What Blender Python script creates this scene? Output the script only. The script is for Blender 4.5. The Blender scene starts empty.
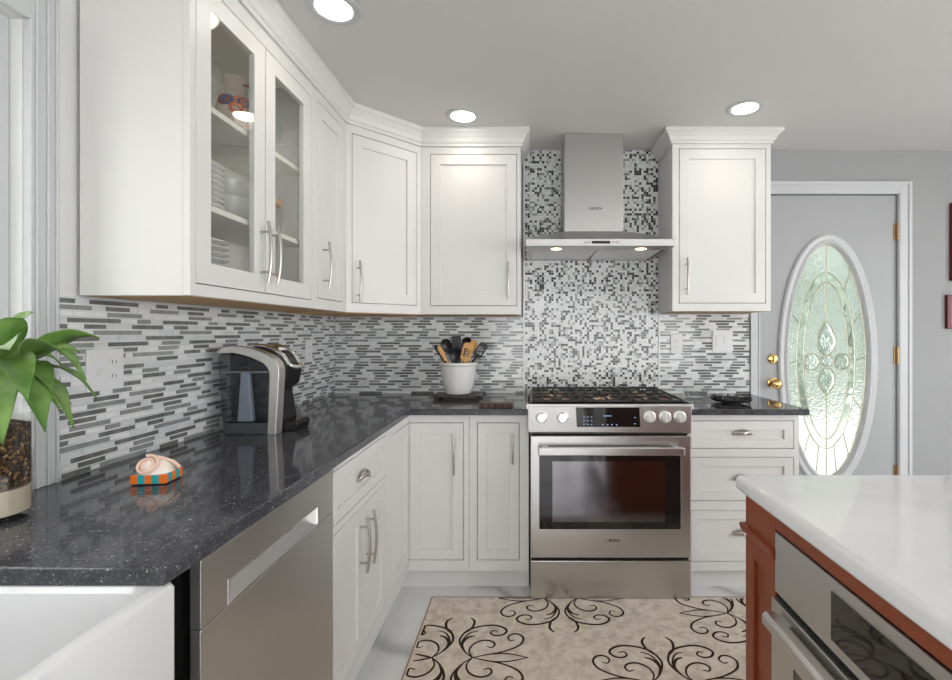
import bpy, bmesh, math, random
from mathutils import Vector, Matrix
random.seed(7)
PI = math.pi
SC = bpy.context.scene
COL = SC.collection

# ------------------------------------------------------------------ camera
CAMZ = 1.293
cam_d = bpy.data.cameras.new('camera')
cam = bpy.data.objects.new('camera', cam_d)
COL.objects.link(cam)
cam.location = (0, 0, CAMZ)
cam.rotation_euler = (PI/2, 0, 0)
cam_d.sensor_width = 36.0
cam_d.lens = 472.0/952.0*36.0
cam_d.shift_x = -54.0/952.0
cam_d.shift_y = -8.0/952.0
cam_d.clip_start = 0.02
SC.camera = cam

# ------------------------------------------------------------------ world, light, exposure
W = bpy.data.worlds.new('sky'); SC.world = W; W.use_nodes = True
wn = W.node_tree.nodes; wl = W.node_tree.links
bg = wn['Background']
bg.inputs['Color'].default_value = (0.97, 0.98, 1.0, 1)
bg.inputs['Strength'].default_value = 5.6
SC.view_settings.view_transform = 'Standard'
SC.view_settings.look = 'None'
SC.view_settings.gamma = 1.0
SC.view_settings.exposure = -0.07
SC.view_settings.use_curve_mapping = False

CEIL = 2.413
LW = -1.21      # left wall surface
BW = 2.915      # back wall surface
RW = 3.9
FW = -3.6       # rear wall surface
CAN_W = 4.5
SC.cycles.transparent_max_bounces = 24
CANS = [(-.678,1.632),(-.347,2.447),(1.075,2.36),(.95,.75),(-.72,.15),(2.7,.9),(.3,-1.2),(2.2,-1.2),(-.7,-2.4),(1.4,-2.4)]

def portal(name, loc, rot, sx, sy):
    l = bpy.data.lights.new(name, 'AREA'); l.shape = 'RECTANGLE'; l.size = sx; l.size_y = sy
    l.cycles.is_portal = True
    o = bpy.data.objects.new(name, l); COL.objects.link(o); o.location = loc; o.rotation_euler = rot
    return o
portal('daylight_portal', (1.3, FW-.05, 1.09), (PI/2, 0, 0), 4.2, 2.02)          # added rear opening, faces +y
portal('daylight_portal', (RW+.05, -.3, 1.3), (PI/2, 0, PI/2), 4.4, 1.9)        # added right window, faces -x
portal('daylight_portal', (LW-.12, .73, 1.5), (PI/2, 0, -PI/2), .72, 1.05)      # sink window, faces +x

# ------------------------------------------------------------------ materials
MATS = {}
def mat(name, col=(.8,.8,.8), rough=.5, metal=0., spec=.5, coat=0., trans=0., ior=1.45, emit=None, estr=0., aniso=0.):
    m = bpy.data.materials.new(name); m.use_nodes = True
    b = m.node_tree.nodes['Principled BSDF']
    b.inputs['Base Color'].default_value = (*col, 1)
    b.inputs['Roughness'].default_value = rough
    b.inputs['Metallic'].default_value = metal
    b.inputs['Specular IOR Level'].default_value = spec
    b.inputs['Coat Weight'].default_value = coat
    b.inputs['Coat Roughness'].default_value = .05
    b.inputs['Transmission Weight'].default_value = trans
    b.inputs['IOR'].default_value = ior
    b.inputs['Anisotropic'].default_value = aniso
    if emit:
        b.inputs['Emission Color'].default_value = (*emit, 1)
        b.inputs['Emission Strength'].default_value = estr
    MATS[name] = m
    return m
def nd(m, t, **kw):
    n = m.node_tree.nodes.new(t)
    for k, v in kw.items():
        if k in n.inputs: n.inputs[k].default_value = v
        else: setattr(n, k, v)
    return n
def bsdf(m): return m.node_tree.nodes['Principled BSDF']
def lk(m, a, ao, b, bi): m.node_tree.links.new(a.outputs[ao], b.inputs[bi])
def coords(m, scale=(1,1,1), rot=(0,0,0)):
    t = nd(m, 'ShaderNodeTexCoord'); mp = nd(m, 'ShaderNodeMapping')
    mp.inputs['Scale'].default_value = scale; mp.inputs['Rotation'].default_value = rot
    lk(m, t, 'Object', mp, 'Vector'); return mp
def noise(m, mp, scale, detail=3, rough=.5, dist=0.):
    n = nd(m, 'ShaderNodeTexNoise'); n.inputs['Scale'].default_value = scale
    n.inputs['Detail'].default_value = detail; n.inputs['Roughness'].default_value = rough
    n.inputs['Distortion'].default_value = dist
    lk(m, mp, 'Vector', n, 'Vector'); return n
def ramp(m, src, out, stops, interp='LINEAR'):
    r = nd(m, 'ShaderNodeValToRGB'); cr = r.color_ramp; cr.interpolation = interp
    while len(cr.elements) < len(stops): cr.elements.new(.5)
    for e, (p, c) in zip(cr.elements, stops):
        e.position = p; e.color = (*c, 1)
    lk(m, src, out, r, 'Fac'); return r
def bump(m, src, out, strength=.1, dist=.002):
    b = nd(m, 'ShaderNodeBump'); b.inputs['Strength'].default_value = strength; b.inputs['Distance'].default_value = dist
    lk(m, src, out, b, 'Height'); lk(m, b, 'Normal', bsdf(m), 'Normal'); return b

def painted(name, col, rough=.45, s=60, st=.05):
    m = mat(name, col, rough); mp = coords(m); n = noise(m, mp, s, 4); bump(m, n, 'Fac', st, .001)
    n2 = noise(m, mp, 3, 2); r = ramp(m, n2, 'Fac', [(0.3, tuple(c*.97 for c in col)), (0.7, col)])
    lk(m, r, 'Color', bsdf(m), 'Base Color'); return m
M_wall   = painted('wall_paint', (.35,.355,.358), .6, 200, .08)
M_lwall  = painted('white_wall_paint', (.77,.77,.76), .6, 200, .06)
M_ceil   = painted('ceiling_paint', (.70,.68,.66), .7, 150, .08)
M_cab    = painted('cabinet_paint', (.76,.755,.735), .38, 90, .02)
M_trim   = painted('trim_paint', (.58,.59,.60), .4, 90, .02)
M_doorp  = painted('door_paint', (.395,.403,.408), .42, 90, .02)
M_inside = painted('cabinet_interior', (.80,.78,.71), .5, 90, .02)

def woodm(name, c1, c2, rough=.35, axis='z', coat=.2):
    m = mat(name, c1, rough, coat=coat)
    sc = {'z':(9,9,.8), 'x':(.8,9,9), 'y':(9,.8,9)}[axis]
    mp = coords(m, sc); n = noise(m, mp, 4, 6, .6, .6)
    r = ramp(m, n, 'Fac', [(0.25, c1), (0.75, c2)]); lk(m, r, 'Color', bsdf(m), 'Base Color')
    bump(m, n, 'Fac', .06, .001); return m
M_cherry = woodm('cherry_wood', (.21,.040,.012), (.30,.068,.020), .4, coat=.08)
M_cherryh= woodm('cherry_wood_rail', (.21,.040,.012), (.30,.068,.020), .4, axis='y', coat=.08)
M_under  = woodm('maple_underside', (.58,.33,.13), (.72,.45,.2), .5, 'y', 0)
M_woodsp = woodm('beech_wood', (.62,.32,.11), (.75,.45,.19), .5, 'z', 0)

def steelm(name, col=(.56,.55,.54), rough=.3, axis='x'):
    m = mat(name, col, rough, 1.0)
    sc = {'x':(1,200,200), 'z':(200,200,1), 'y':(200,1,200)}[axis]
    mp = coords(m, sc); n = noise(m, mp, 2, 4, .6)
    r = ramp(m, n, 'Fac', [(0.2,(rough-.02,)*3),(0.8,(rough+.03,)*3)])
    lk(m, r, 'Color', bsdf(m), 'Roughness')
    return m
M_steel  = steelm('brushed_steel')
M_steely = steelm('brushed_steel_side', (.60,.585,.565), .3, 'y')
M_steelz = mat('satin_steel_chimney', (.50,.49,.48), .36, 1.0)
M_nickel = mat('brushed_nickel', (.50,.47,.43), .28, 1.0)
M_chrome = mat('chrome', (.85,.85,.86), .07, 1.0)
M_knob = mat('satin_chrome', (.88,.88,.87), .32, 1.0)
M_brass  = mat('polished_brass', (.62,.43,.17), .2, 1.0)
M_hinge = mat('aged_brass', (.40,.27,.15), .35, 1.0)
M_came = mat('pale_brass_came', (.62,.56,.42), .35, 1.0)
M_black  = mat('black_plastic', (.012,.012,.013), .25)
M_blackm = mat('matte_black', (.02,.019,.018), .55)
M_iron   = mat('cast_iron', (.03,.026,.024), .5)
M_shadow = mat('dark_gap', (.01,.01,.01), .8)
M_bglass = mat('black_glass', (.01,.009,.009), .04, 0, .6, .4)
M_plate  = mat('white_porcelain', (.80,.80,.78), .15, coat=.5)
M_crock  = mat('cream_stoneware', (.78,.77,.74), .25, coat=.3)
M_plast  = mat('white_plastic', (.78,.79,.80), .3)
M_fire   = mat('white_fireclay', (.80,.81,.82), .12, coat=.5)
M_copper = mat('copper_burner', (.85,.62,.48), .35, 1.0)
M_red    = mat('dark_red_frame', (.12,.008,.012), .3)
M_paperw = mat('white_print', (.75,.75,.72), .6)
M_green  = mat('print_green', (.12,.2,.13), .6)
M_lampe  = mat('lamp_lens', (1,1,1), .4, emit=(1,.94,.84), estr=14)
M_hoode  = mat('hood_lamp_lens', (1,1,1), .4, emit=(1,.72,.42), estr=7)
M_led    = mat('display_blue', (.05,.08,.12), .3, emit=(.45,.7,1), estr=.5)
M_grey   = mat('grey_print', (.25,.25,.26), .5)

# thin clear glass
def thin_glass(name, tint=(.96,.98,.97), refl=.06):
    m = bpy.data.materials.new(name); m.use_nodes = True; nt = m.node_tree; nt.nodes.clear()
    o = nt.nodes.new('ShaderNodeOutputMaterial'); mx = nt.nodes.new('ShaderNodeMixShader')
    t = nt.nodes.new('ShaderNodeBsdfTransparent'); g = nt.nodes.new('ShaderNodeBsdfGlossy')
    f = nt.nodes.new('ShaderNodeFresnel'); gm = nt.nodes.new('ShaderNodeNewGeometry')
    io = nt.nodes.new('ShaderNodeMapRange'); io.inputs['To Min'].default_value = 1.45; io.inputs['To Max'].default_value = 1/1.45
    nt.links.new(gm.outputs['Backfacing'], io.inputs['Value']); nt.links.new(io.outputs[0], f.inputs['IOR'])
    t.inputs['Color'].default_value = (*tint, 1); g.inputs['Roughness'].default_value = .01
    nt.links.new(f.outputs[0], mx.inputs[0]); nt.links.new(t.outputs[0], mx.inputs[1])
    nt.links.new(g.outputs[0], mx.inputs[2]); nt.links.new(mx.outputs[0], o.inputs[0]); return m
M_glass  = thin_glass('clear_glass', (.99,.995,.99))
M_gglass = thin_glass('greenish_glass', (.97,.98,.975))
M_smoke  = thin_glass('smoky_reservoir', (.66,.69,.74))
M_wing   = thin_glass('table_glass', (.97,.98,.97))
M_vase   = thin_glass('vase_glass', (.985,.99,.985))
# door glass
def texglass(name, col, rough, bs, vs):
    m = mat(name, col, rough, trans=1.0, ior=1.3)
    if bs > 0:
        mp = coords(m); v = nd(m, 'ShaderNodeTexVoronoi'); v.inputs['Scale'].default_value = vs
        lk(m, mp, 'Vector', v, 'Vector'); bump(m, v, 'Distance', bs, .01)
    return m
M_dg1 = texglass('textured_glass', (.60,.635,.61), .25, .35, 60)
M_dg2 = texglass('bevelled_green_glass', (.46,.52,.46), .05, .35, 18)
M_dg3 = texglass('bevelled_clear_glass', (.50,.56,.56), .02, 0, 20)

# counter stone
def counter():
    m = mat('dark_speckled_quartz', (.05,.055,.065), .08, 0, .5, .0)
    mp = coords(m)
    v = nd(m, 'ShaderNodeTexVoronoi'); v.inputs['Scale'].default_value = 330; lk(m, mp, 'Vector', v, 'Vector')
    sp = nd(m, 'ShaderNodeSeparateColor'); lk(m, v, 'Color', sp, 'Color')
    r = ramp(m, sp, 'Red', [(0,(.054,.055,.062)),(.45,(.068,.070,.079)),(.80,(.092,.095,.106)),(.95,(.17,.173,.182)),(.99,(.40,.40,.40))], 'CONSTANT')
    n = noise(m, mp, 30, 4); r2 = ramp(m, n, 'Fac', [(.3,(.75,.75,.75)),(.7,(1.2,1.2,1.25))])
    mx = nd(m, 'ShaderNodeMix', data_type='RGBA', blend_type='MULTIPLY'); mx.inputs['Factor'].default_value = 1
    m.node_tree.links.new(r.outputs['Color'], mx.inputs[6]); m.node_tree.links.new(r2.outputs['Color'], mx.inputs[7])
    m.node_tree.links.new(mx.outputs[2], bsdf(m).inputs['Base Color'])
    return m
M_counter = counter()
def quartz():
    m = mat('white_quartz', (.80,.80,.81), .09, coat=.3)
    mp = coords(m); n = noise(m, mp, 1.6, 6, .6, 1.2)
    r = ramp(m, n, 'Fac', [(.35,(.78,.79,.81)),(.5,(.83,.84,.86)),(.6,(.86,.865,.875))]); lk(m, r, 'Color', bsdf(m), 'Base Color'); return m
M_quartz = quartz()
def marble_floor():
    m = mat('marble_floor', (.78,.79,.79), .18)
    mp = coords(m); n = noise(m, mp, 1.3, 7, .62, 1.5)
    w = nd(m, 'ShaderNodeTexWave', wave_type='BANDS', bands_direction='DIAGONAL')
    w.inputs['Scale'].default_value = .9; w.inputs['Distortion'].default_value = 7; w.inputs['Detail'].default_value = 5; w.inputs['Detail Scale'].default_value = 1.4
    lk(m, mp, 'Vector', w, 'Vector')
    r = ramp(m, w, 'Fac', [(0,(.50,.51,.52)),(.09,(.68,.69,.69)),(.3,(.77,.78,.78)),(1,(.80,.81,.805))])
    br = nd(m, 'ShaderNodeTexBrick'); br.offset = .5
    br.inputs['Scale'].default_value = 1; br.inputs['Brick Width'].default_value = .61; br.inputs['Row Height'].default_value = .305
    br.inputs['Mortar Size'].default_value = .0018
    br.inputs['Color1'].default_value = (1,1,1,1); br.inputs['Color2'].default_value = (.95,.95,.95,1); br.inputs['Mortar'].default_value = (.86,.86,.86,1)
    mp2 = coords(m, rot=(0,0,PI/2)); lk(m, mp2, 'Vector', br, 'Vector')
    mx = nd(m, 'ShaderNodeMix', data_type='RGBA', blend_type='MULTIPLY'); mx.inputs['Factor'].default_value = 1
    L = m.node_tree.links
    L.new(r.outputs['Color'], mx.inputs[6]); L.new(br.outputs['Color'], mx.inputs[7]); L.new(mx.outputs[2], bsdf(m).inputs['Base Color'])
    return m
M_floor = marble_floor()
def tilem(name, c1, c2, rough, s=25):
    m = mat(name, c1, rough, coat=.2); mp = coords(m); n = noise(m, mp, s, 3)
    r = ramp(m, n, 'Fac', [(.35,c1),(.65,c2)]); lk(m, r, 'Color', bsdf(m), 'Base Color'); return m
T_white = tilem('tile_white_marble', (.80,.81,.82), (.87,.875,.88), .2)
T_pale  = tilem('tile_pale_glass', (.66,.70,.71), (.74,.77,.775), .08)
T_grey  = tilem('tile_grey_glass', (.26,.27,.27), (.33,.34,.33), .08)
T_dark  = tilem('tile_charcoal_glass', (.14,.145,.14), (.21,.215,.205), .08)
T_black = tilem('tile_black_glass', (.03,.03,.03), (.06,.06,.06), .08)
T_mid   = tilem('tile_stone_grey', (.30,.31,.31), (.38,.39,.385), .25)
T_grout = painted('grout', (.72,.74,.745), .8, 300, .1)
M_rug = mat('rug_pile', (.56,.49,.41), .95, spec=.1)
mp = coords(M_rug); n = noise(M_rug, mp, 22, 5, .65, .4)
r = ramp(M_rug, n, 'Fac', [(.36,(.53,.465,.385)),(.5,(.66,.585,.495)),(.64,(.74,.675,.585))]); lk(M_rug, r, 'Color', bsdf(M_rug), 'Base Color')
n2 = noise(M_rug, mp, 700, 2); bump(M_rug, n2, 'Fac', .4, .002)
M_rugd = mat('rug_dark_pattern', (.045,.028,.018), .95, spec=.1)
M_rugb = mat('rug_binding', (.25,.15,.10), .9)
M_leaf = mat('lily_leaf', (.10,.26,.03), .4)
mp = coords(M_leaf); n = noise(M_leaf, mp, 25, 3); r = ramp(M_leaf, n, 'Fac', [(.3,(.07,.17,.03)),(.7,(.19,.33,.08))]); lk(M_leaf, r, 'Color', bsdf(M_leaf), 'Base Color')
M_stem = mat('lily_stem', (.16,.32,.07), .5)
M_sand = painted('beige_sand', (.52,.45,.35), .9, 400, .3)
M_roots = mat('bark_and_roots', (.1,.05,.02), .8)
mp = coords(M_roots); v = nd(M_roots, 'ShaderNodeTexVoronoi'); v.inputs['Scale'].default_value = 190; lk(M_roots, mp, 'Vector', v, 'Vector')
sp = nd(M_roots, 'ShaderNodeSeparateColor'); lk(M_roots, v, 'Color', sp, 'Color')
r = ramp(M_roots, sp, 'Red', [(0,(.02,.01,.005)),(.45,(.07,.035,.012)),(.75,(.24,.12,.03)),(.93,(.42,.27,.10))], 'CONSTANT'); lk(M_roots, r, 'Color', bsdf(M_roots), 'Base Color')
bump(M_roots, v, 'Distance', .8, .01)
M_orange = mat('orange_glaze', (.85,.19,.02), .2, coat=.5)
M_teal = mat('teal_glaze', (.03,.40,.42), .2, coat=.5)
M_tealp = mat('pale_teal_glaze', (.35,.62,.62), .2, coat=.5)
M_peach = mat('peach_glaze', (.83,.58,.46), .25, coat=.4)
M_cream = mat('cream_glaze', (.86,.76,.66), .25, coat=.4)
M_blueg = mat('blue_glaze', (.06,.12,.34), .2, coat=.4)
M_maroon= mat('maroon_glaze', (.28,.07,.05), .2, coat=.4)
M_brown = mat('brown_ceramic', (.045,.028,.022), .35, coat=.3)
M_grass = mat('lawn', (.13,.25,.06), .9); 
M_patio = painted('pale_concrete', (.75,.74,.70), .8, 30, .1)
M_hedge = mat('foliage', (.07,.15,.05), .8)
mp = coords(M_hedge); n = noise(M_hedge, mp, 9, 5); r = ramp(M_hedge, n, 'Fac', [(.35,(.17,.20,.17)),(.65,(.40,.45,.40))]); lk(M_hedge, r, 'Color', bsdf(M_hedge), 'Base Color')

# ------------------------------------------------------------------ mesh helpers
class MB:
    def __init__(s): s.v=[]; s.f=[]; s.m=[]
    def add(s, vs, fs, mi=0):
        o=len(s.v); s.v += [tuple(p) for p in vs]
        for f in fs: s.f.append(tuple(i+o for i in f)); s.m.append(mi)
        return s
    def box(s, x0,x1,y0,y1,z0,z1, mi=0):
        return s.add([(x0,y0,z0),(x1,y0,z0),(x1,y1,z0),(x0,y1,z0),(x0,y0,z1),(x1,y0,z1),(x1,y1,z1),(x0,y1,z1)],
              [(0,3,2,1),(4,5,6,7),(0,1,5,4),(1,2,6,5),(2,3,7,6),(3,0,4,7)], mi)
    def prism(s, pts, a, b, axis='z', mi=0):
        # pts 2D polygon; axis is the extrusion axis
        n=len(pts)
        def P(p,t):
            return {'z':(p[0],p[1],t),'y':(p[0],t,p[1]),'x':(t,p[0],p[1])}[axis]
        vs=[P(p,a) for p in pts]+[P(p,b) for p in pts]
        fs=[tuple(range(n-1,-1,-1)),tuple(range(n,2*n))]+[(i,(i+1)%n,n+(i+1)%n,n+i) for i in range(n)]
        return s.add(vs,fs,mi)
    def lathe(s, prof, seg=32, c=(0,0,0), mi=0, axis='z', cap=True):
        vs=[];fs=[]
        for r,z in prof:
            for k in range(seg):
                a=2*PI*k/seg
                p={'z':(r*math.cos(a),r*math.sin(a),z),'y':(r*math.cos(a),z,r*math.sin(a)),'x':(z,r*math.cos(a),r*math.sin(a))}[axis]
                vs.append((p[0]+c[0],p[1]+c[1],p[2]+c[2]))
        n=len(prof)
        for i in range(n-1):
            for k in range(seg):
                k2=(k+1)%seg
                fs.append((i*seg+k,i*seg+k2,(i+1)*seg+k2,(i+1)*seg+k))
        if cap:
            fs.append(tuple(range(seg-1,-1,-1))); fs.append(tuple((n-1)*seg+k for k in range(seg)))
        return s.add(vs,fs,mi)
    def cyl(s, c, r, h, axis='z', seg=24, mi=0):
        return s.lathe([(r,0),(r,h)],seg,c,mi,axis)
    def tube(s, path, r, seg=8, mi=0, closed=False, sq=1.0):
        P=[Vector(p) for p in path]; n=len(P); vs=[];fs=[]
        rr = r if isinstance(r,(list,tuple)) else [r]*n
        up=None
        for i in range(n):
            if closed: t=(P[(i+1)%n]-P[i-1])
            else: t=(P[min(i+1,n-1)]-P[max(i-1,0)])
            t.normalize()
            if up is None:
                up=Vector((0,0,1)) if abs(t.z)<.9 else Vector((1,0,0))
            a=t.cross(up); 
            if a.length<1e-6: a=t.cross(Vector((0,1,0)))
            a.normalize(); b=a.cross(t).normalized(); up=b
            for k in range(seg):
                an=2*PI*k/seg
                vs.append(P[i]+a*(math.cos(an)*rr[i])+b*(math.sin(an)*rr[i]*sq))
        m=n if closed else n-1
        for i in range(m):
            j=(i+1)%n
            for k in range(seg):
                k2=(k+1)%seg
                fs.append((i*seg+k,i*seg+k2,j*seg+k2,j*seg+k))
        if not closed:
            fs.append(tuple(range(seg-1,-1,-1))); fs.append(tuple((n-1)*seg+k for k in range(seg)))
        return s.add(vs,fs,mi)
    def grid(s, x0,x1,z0,z1,y0,y1, holes, mi=0):
        # rectangular slab in the xz plane with rectangular holes, clean shared vertices
        xs=sorted(set([x0,x1]+[h[0] for h in holes]+[h[1] for h in holes]))
        zs=sorted(set([z0,z1]+[h[2] for h in holes]+[h[3] for h in holes]))
        def solid(i,k):
            if i<0 or k<0 or i>=len(xs)-1 or k>=len(zs)-1: return False
            cx=(xs[i]+xs[i+1])/2; cz=(zs[k]+zs[k+1])/2
            return not any(h[0]<cx<h[1] and h[2]<cz<h[3] for h in holes)
        idx={};vs=[];fs=[]
        def V(i,k,b):
            if (i,k,b) not in idx: idx[(i,k,b)]=len(vs); vs.append((xs[i],(y0,y1)[b],zs[k]))
            return idx[(i,k,b)]
        for i in range(len(xs)-1):
            for k in range(len(zs)-1):
                if not solid(i,k): continue
                fs.append((V(i,k,0),V(i+1,k,0),V(i+1,k+1,0),V(i,k+1,0)))
                fs.append((V(i,k,1),V(i,k+1,1),V(i+1,k+1,1),V(i+1,k,1)))
                if not solid(i-1,k): fs.append((V(i,k,0),V(i,k+1,0),V(i,k+1,1),V(i,k,1)))
                if not solid(i+1,k): fs.append((V(i+1,k,0),V(i+1,k,1),V(i+1,k+1,1),V(i+1,k+1,0)))
                if not solid(i,k-1): fs.append((V(i,k,0),V(i,k,1),V(i+1,k,1),V(i+1,k,0)))
                if not solid(i,k+1): fs.append((V(i,k+1,0),V(i+1,k+1,0),V(i+1,k+1,1),V(i,k+1,1)))
        return s.add(vs,fs,mi)
    def build(s, name, mats, parent=None, loc=(0,0,0), rz=0, smooth=False, bevel=0, bseg=2, subsurf=0):
        if not isinstance(mats,(list,tuple)): mats=[mats]
        me=bpy.data.meshes.new(name); me.from_pydata(s.v,[],s.f); me.update()
        for m in mats: me.materials.append(m)
        for p,mi in zip(me.polygons,s.m): p.material_index=mi
        bm=bmesh.new(); bm.from_mesh(me); bmesh.ops.recalc_face_normals(bm,faces=bm.faces); bm.to_mesh(me); bm.free()
        o=bpy.data.objects.new(name,me); COL.objects.link(o); o.parent=parent; o.location=loc; o.rotation_euler=(0,0,rz)
        if smooth:
            for p in me.polygons: p.use_smooth=True
            me.set_sharp_from_angle(angle=math.radians(38))
        if bevel:
            b=o.modifiers.new('bevel','BEVEL'); b.width=bevel; b.segments=bseg; b.limit_method='ANGLE'; b.angle_limit=math.radians(40)
        if subsurf:
            b=o.modifiers.new('sub','SUBSURF'); b.levels=b.render_levels=subsurf
        return o
def tag(o, label=None, cat=None, group=None, kind=None):
    if label: o['label']=label
    if cat: o['category']=cat
    if group: o['group']=group
    if kind: o['kind']=kind
    return o
def empty(name, loc, rz=0, label=None, cat=None, group=None):
    o=bpy.data.objects.new(name,None); COL.objects.link(o); o.location=loc; o.rotation_euler=(0,0,rz); o.empty_display_size=.05
    return tag(o,label,cat,group)
def struct(name, mb, m, **kw):
    o=mb.build(name,m,**kw)
    if o.parent is None: o['kind']='structure'
    return o
def kids(o): return [c for c in bpy.data.objects if c.parent==o]
def copy_tree(o, parent=None):
    c=o.copy(); COL.objects.link(c); c.parent=parent
    for ch in kids(o): copy_tree(ch,c)
    return c
def P(px,py,D): return Vector(((px-530)*D/472, D, CAMZ-(py-332)*D/472))
def text(name, body, size, m, loc, parent, rot=(PI/2,0,0), ext=.0004, bold=0.):
    cu=bpy.data.curves.new(name,'FONT'); cu.body=body; cu.size=size; cu.extrude=ext; cu.align_x='CENTER'; cu.align_y='CENTER'; cu.offset=bold
    t=bpy.data.objects.new(name+'_c',cu); COL.objects.link(t)
    bpy.context.view_layer.update()
    me=bpy.data.meshes.new_from_object(t.evaluated_get(bpy.context.evaluated_depsgraph_get()))
    bpy.data.objects.remove(t); me.materials.clear(); me.materials.append(m)
    o=bpy.data.objects.new(name,me); COL.objects.link(o); o.parent=parent; o.location=loc; o.rotation_euler=rot
    return o

# ================================================================== SETTING
# floor / ceiling
struct('floor', MB().box(LW-.2,RW+.2,FW-.2,BW+.15,-.1,0), M_floor)
struct('ceiling', MB().box(LW-.2,RW+.2,FW-.2,BW+.15,CEIL,CEIL+.12), M_ceil)
# left wall with sink window opening y -.25..1.126, z .95..2.04
WY0,WY1,WZ0,WZ1 = .36,1.125,.96,2.04
m=MB().grid(FW,BW+.15,0,CEIL,0,.18,[(WY0,WY1,WZ0,WZ1)])
wl_=struct('wall_left', m, M_lwall); wl_.rotation_euler=(0,0,PI/2); wl_.location=(LW,0,0)
# back wall with entry door opening
DX0,DX1,DZ = 1.415,2.266,2.143
m=MB().grid(LW,RW,0,CEIL,0,.14,[(DX0,DX1,0,DZ)])
struct('wall_back', m, M_wall, loc=(0,BW,0))
# right wall with window, rear wall with patio opening, both openings added for daylight
m=MB().grid(FW,BW+.14,0,CEIL,-.14,0,[(-2.5,1.9,.35,2.25)])
o=struct('wall_right', m, M_wall); o.rotation_euler=(0,0,PI/2); o.location=(RW,0,0)
m=MB().grid(LW-.18,RW+.14,0,CEIL,-.14,0,[(-.8,3.4,.08,2.1)])
struct('wall_rear', m, M_wall, loc=(0,FW,0))
struct('baseboard_back', MB().box(2.35,RW,BW-.014,BW,0,.11).box(2.35,RW,BW-.01,BW,.11,.125), M_trim, bevel=.002)
struct('baseboard_right', MB().box(RW-.014,RW,FW,BW-.014,0,.12), M_trim)

# sink window (left wall): casing, jamb, sash, glass
w=MB()
w.box(LW,LW+.02,WY1,WY1+.070,.9145,WZ1+.095)       # right casing leg
w.box(LW,LW+.02,WY0-.09,WY0,.9145,WZ1+.095)
w.box(LW,LW+.02,WY0,WY1,WZ1,WZ1+.095)
for a in (.010,.036,.058): w.box(LW+.02,LW+.024,WY1+a,WY1+a+.008,.9145,WZ1+.09)
win=struct('window_1', w, M_trim, bevel=.002)
MB().box(LW-.16,LW+.03,WY0-.1,WY1+.004,WZ0-.03,WZ0).build('window_sill',M_trim,win,bevel=.003)
s=MB().grid(WY0+.002,WY1-.002,WZ0,WZ1,0,.04,[(WY0+.05,(WY0+WY1)/2-.025,WZ0+.05,WZ1-.05),((WY0+WY1)/2+.025,WY1-.05,WZ0+.05,WZ1-.05)])
o=s.build('window_frame',M_trim,win); o.rotation_euler=(0,0,PI/2); o.location=(LW-.03,0,0)
MB().box(LW-.055,LW-.050,WY0+.04,WY1-.04,WZ0+.04,WZ1-.04).build('window_pane',M_glass,win)
# right and rear windows (out of view, added and sized to light the room)
s=MB().grid(-2.5,1.9,.35,2.25,0,.04,[(-2.45,-1.05,.4,2.2),(-1.0,.4,.4,2.2),(.45,1.85,.4,2.2)])
o=struct('added_window_right', s, M_trim); o.rotation_euler=(0,0,PI/2); o.location=(RW+.08,0,0)
s=MB().grid(-.8,3.4,.08,2.1,0,.05,[(-.72,.58,.16,2.02),(.66,1.96,.16,2.02),(2.04,3.32,.16,2.02)])
struct('added_window_rear', s, M_trim, loc=(0,FW-.08,0))
# outside
struct('ground', MB().box(-14,16,-16,16,-.3,-.12), M_patio)
hd=MB(); random.seed(3)
bm=bmesh.new()
for i in range(60):
    bmesh.ops.create_icosphere(bm,subdivisions=2,radius=random.uniform(.5,.95),matrix=Matrix.Translation((-1+i*.19+random.uniform(-.1,.1),9+random.uniform(-.5,.5),random.uniform(.3,4.6))))
for v_ in bm.verts: v_.co += Vector((random.uniform(-.08,.08),)*1+(random.uniform(-.08,.08),random.uniform(-.08,.08)))
me=bpy.data.meshes.new('hedge'); bm.to_mesh(me); bm.free(); me.materials.append(M_hedge)
o=bpy.data.objects.new('hedge',me); COL.objects.link(o); o.location=(0,0,.1); tag(o,'green hedge outside, blurred behind the oval door glass','hedge',kind='stuff')
struct('trim_3', MB().box(DX0,DX1,BW,BW+.14,-.11,.012), M_trim)

struct('sky_blocker_left', MB().box(-3.9,-3.7,-6,8,-.12,3.6), M_patio)  # unseen slab, added to cut the daylight entering the sink window
struct('sky_blocker_door', MB().box(-.2,4.2,BW+.2,BW+2.6,2.45,2.6), M_patio)  # unseen overhang, added to dim the daylight behind the door glass
# ---------------------------------------------------------------- entry door
dr=tag(bpy.data.objects.new('door_1',None),kind='structure'); COL.objects.link(dr); dr.location=(0,BW+.004,0)
ox,oz=(828.5-530)*.006155, CAMZ-(361-332)*.006155
A,Bz=.262,.735
x0,x1,z0,z1=DX0+.004,DX1-.004,.012,DZ-.006
N=96
def ell(a,b,k,n=N): t=2*PI*k/n; return (ox+a*math.cos(t), oz+b*math.sin(t))
def rectpt(k,n=N):
    t=2*PI*k/n; dx=math.cos(t)*A; dz=math.sin(t)*Bz
    s_=1e9
    if dx>1e-9: s_=min(s_,(x1-ox)/dx)
    if dx<-1e-9: s_=min(s_,(x0-ox)/dx)
    if dz>1e-9: s_=min(s_,(z1-oz)/dz)
    if dz<-1e-9: s_=min(s_,(z0-oz)/dz)
    return (ox+dx*s_,oz+dz*s_)
m=MB(); vs=[];fs=[]
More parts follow.
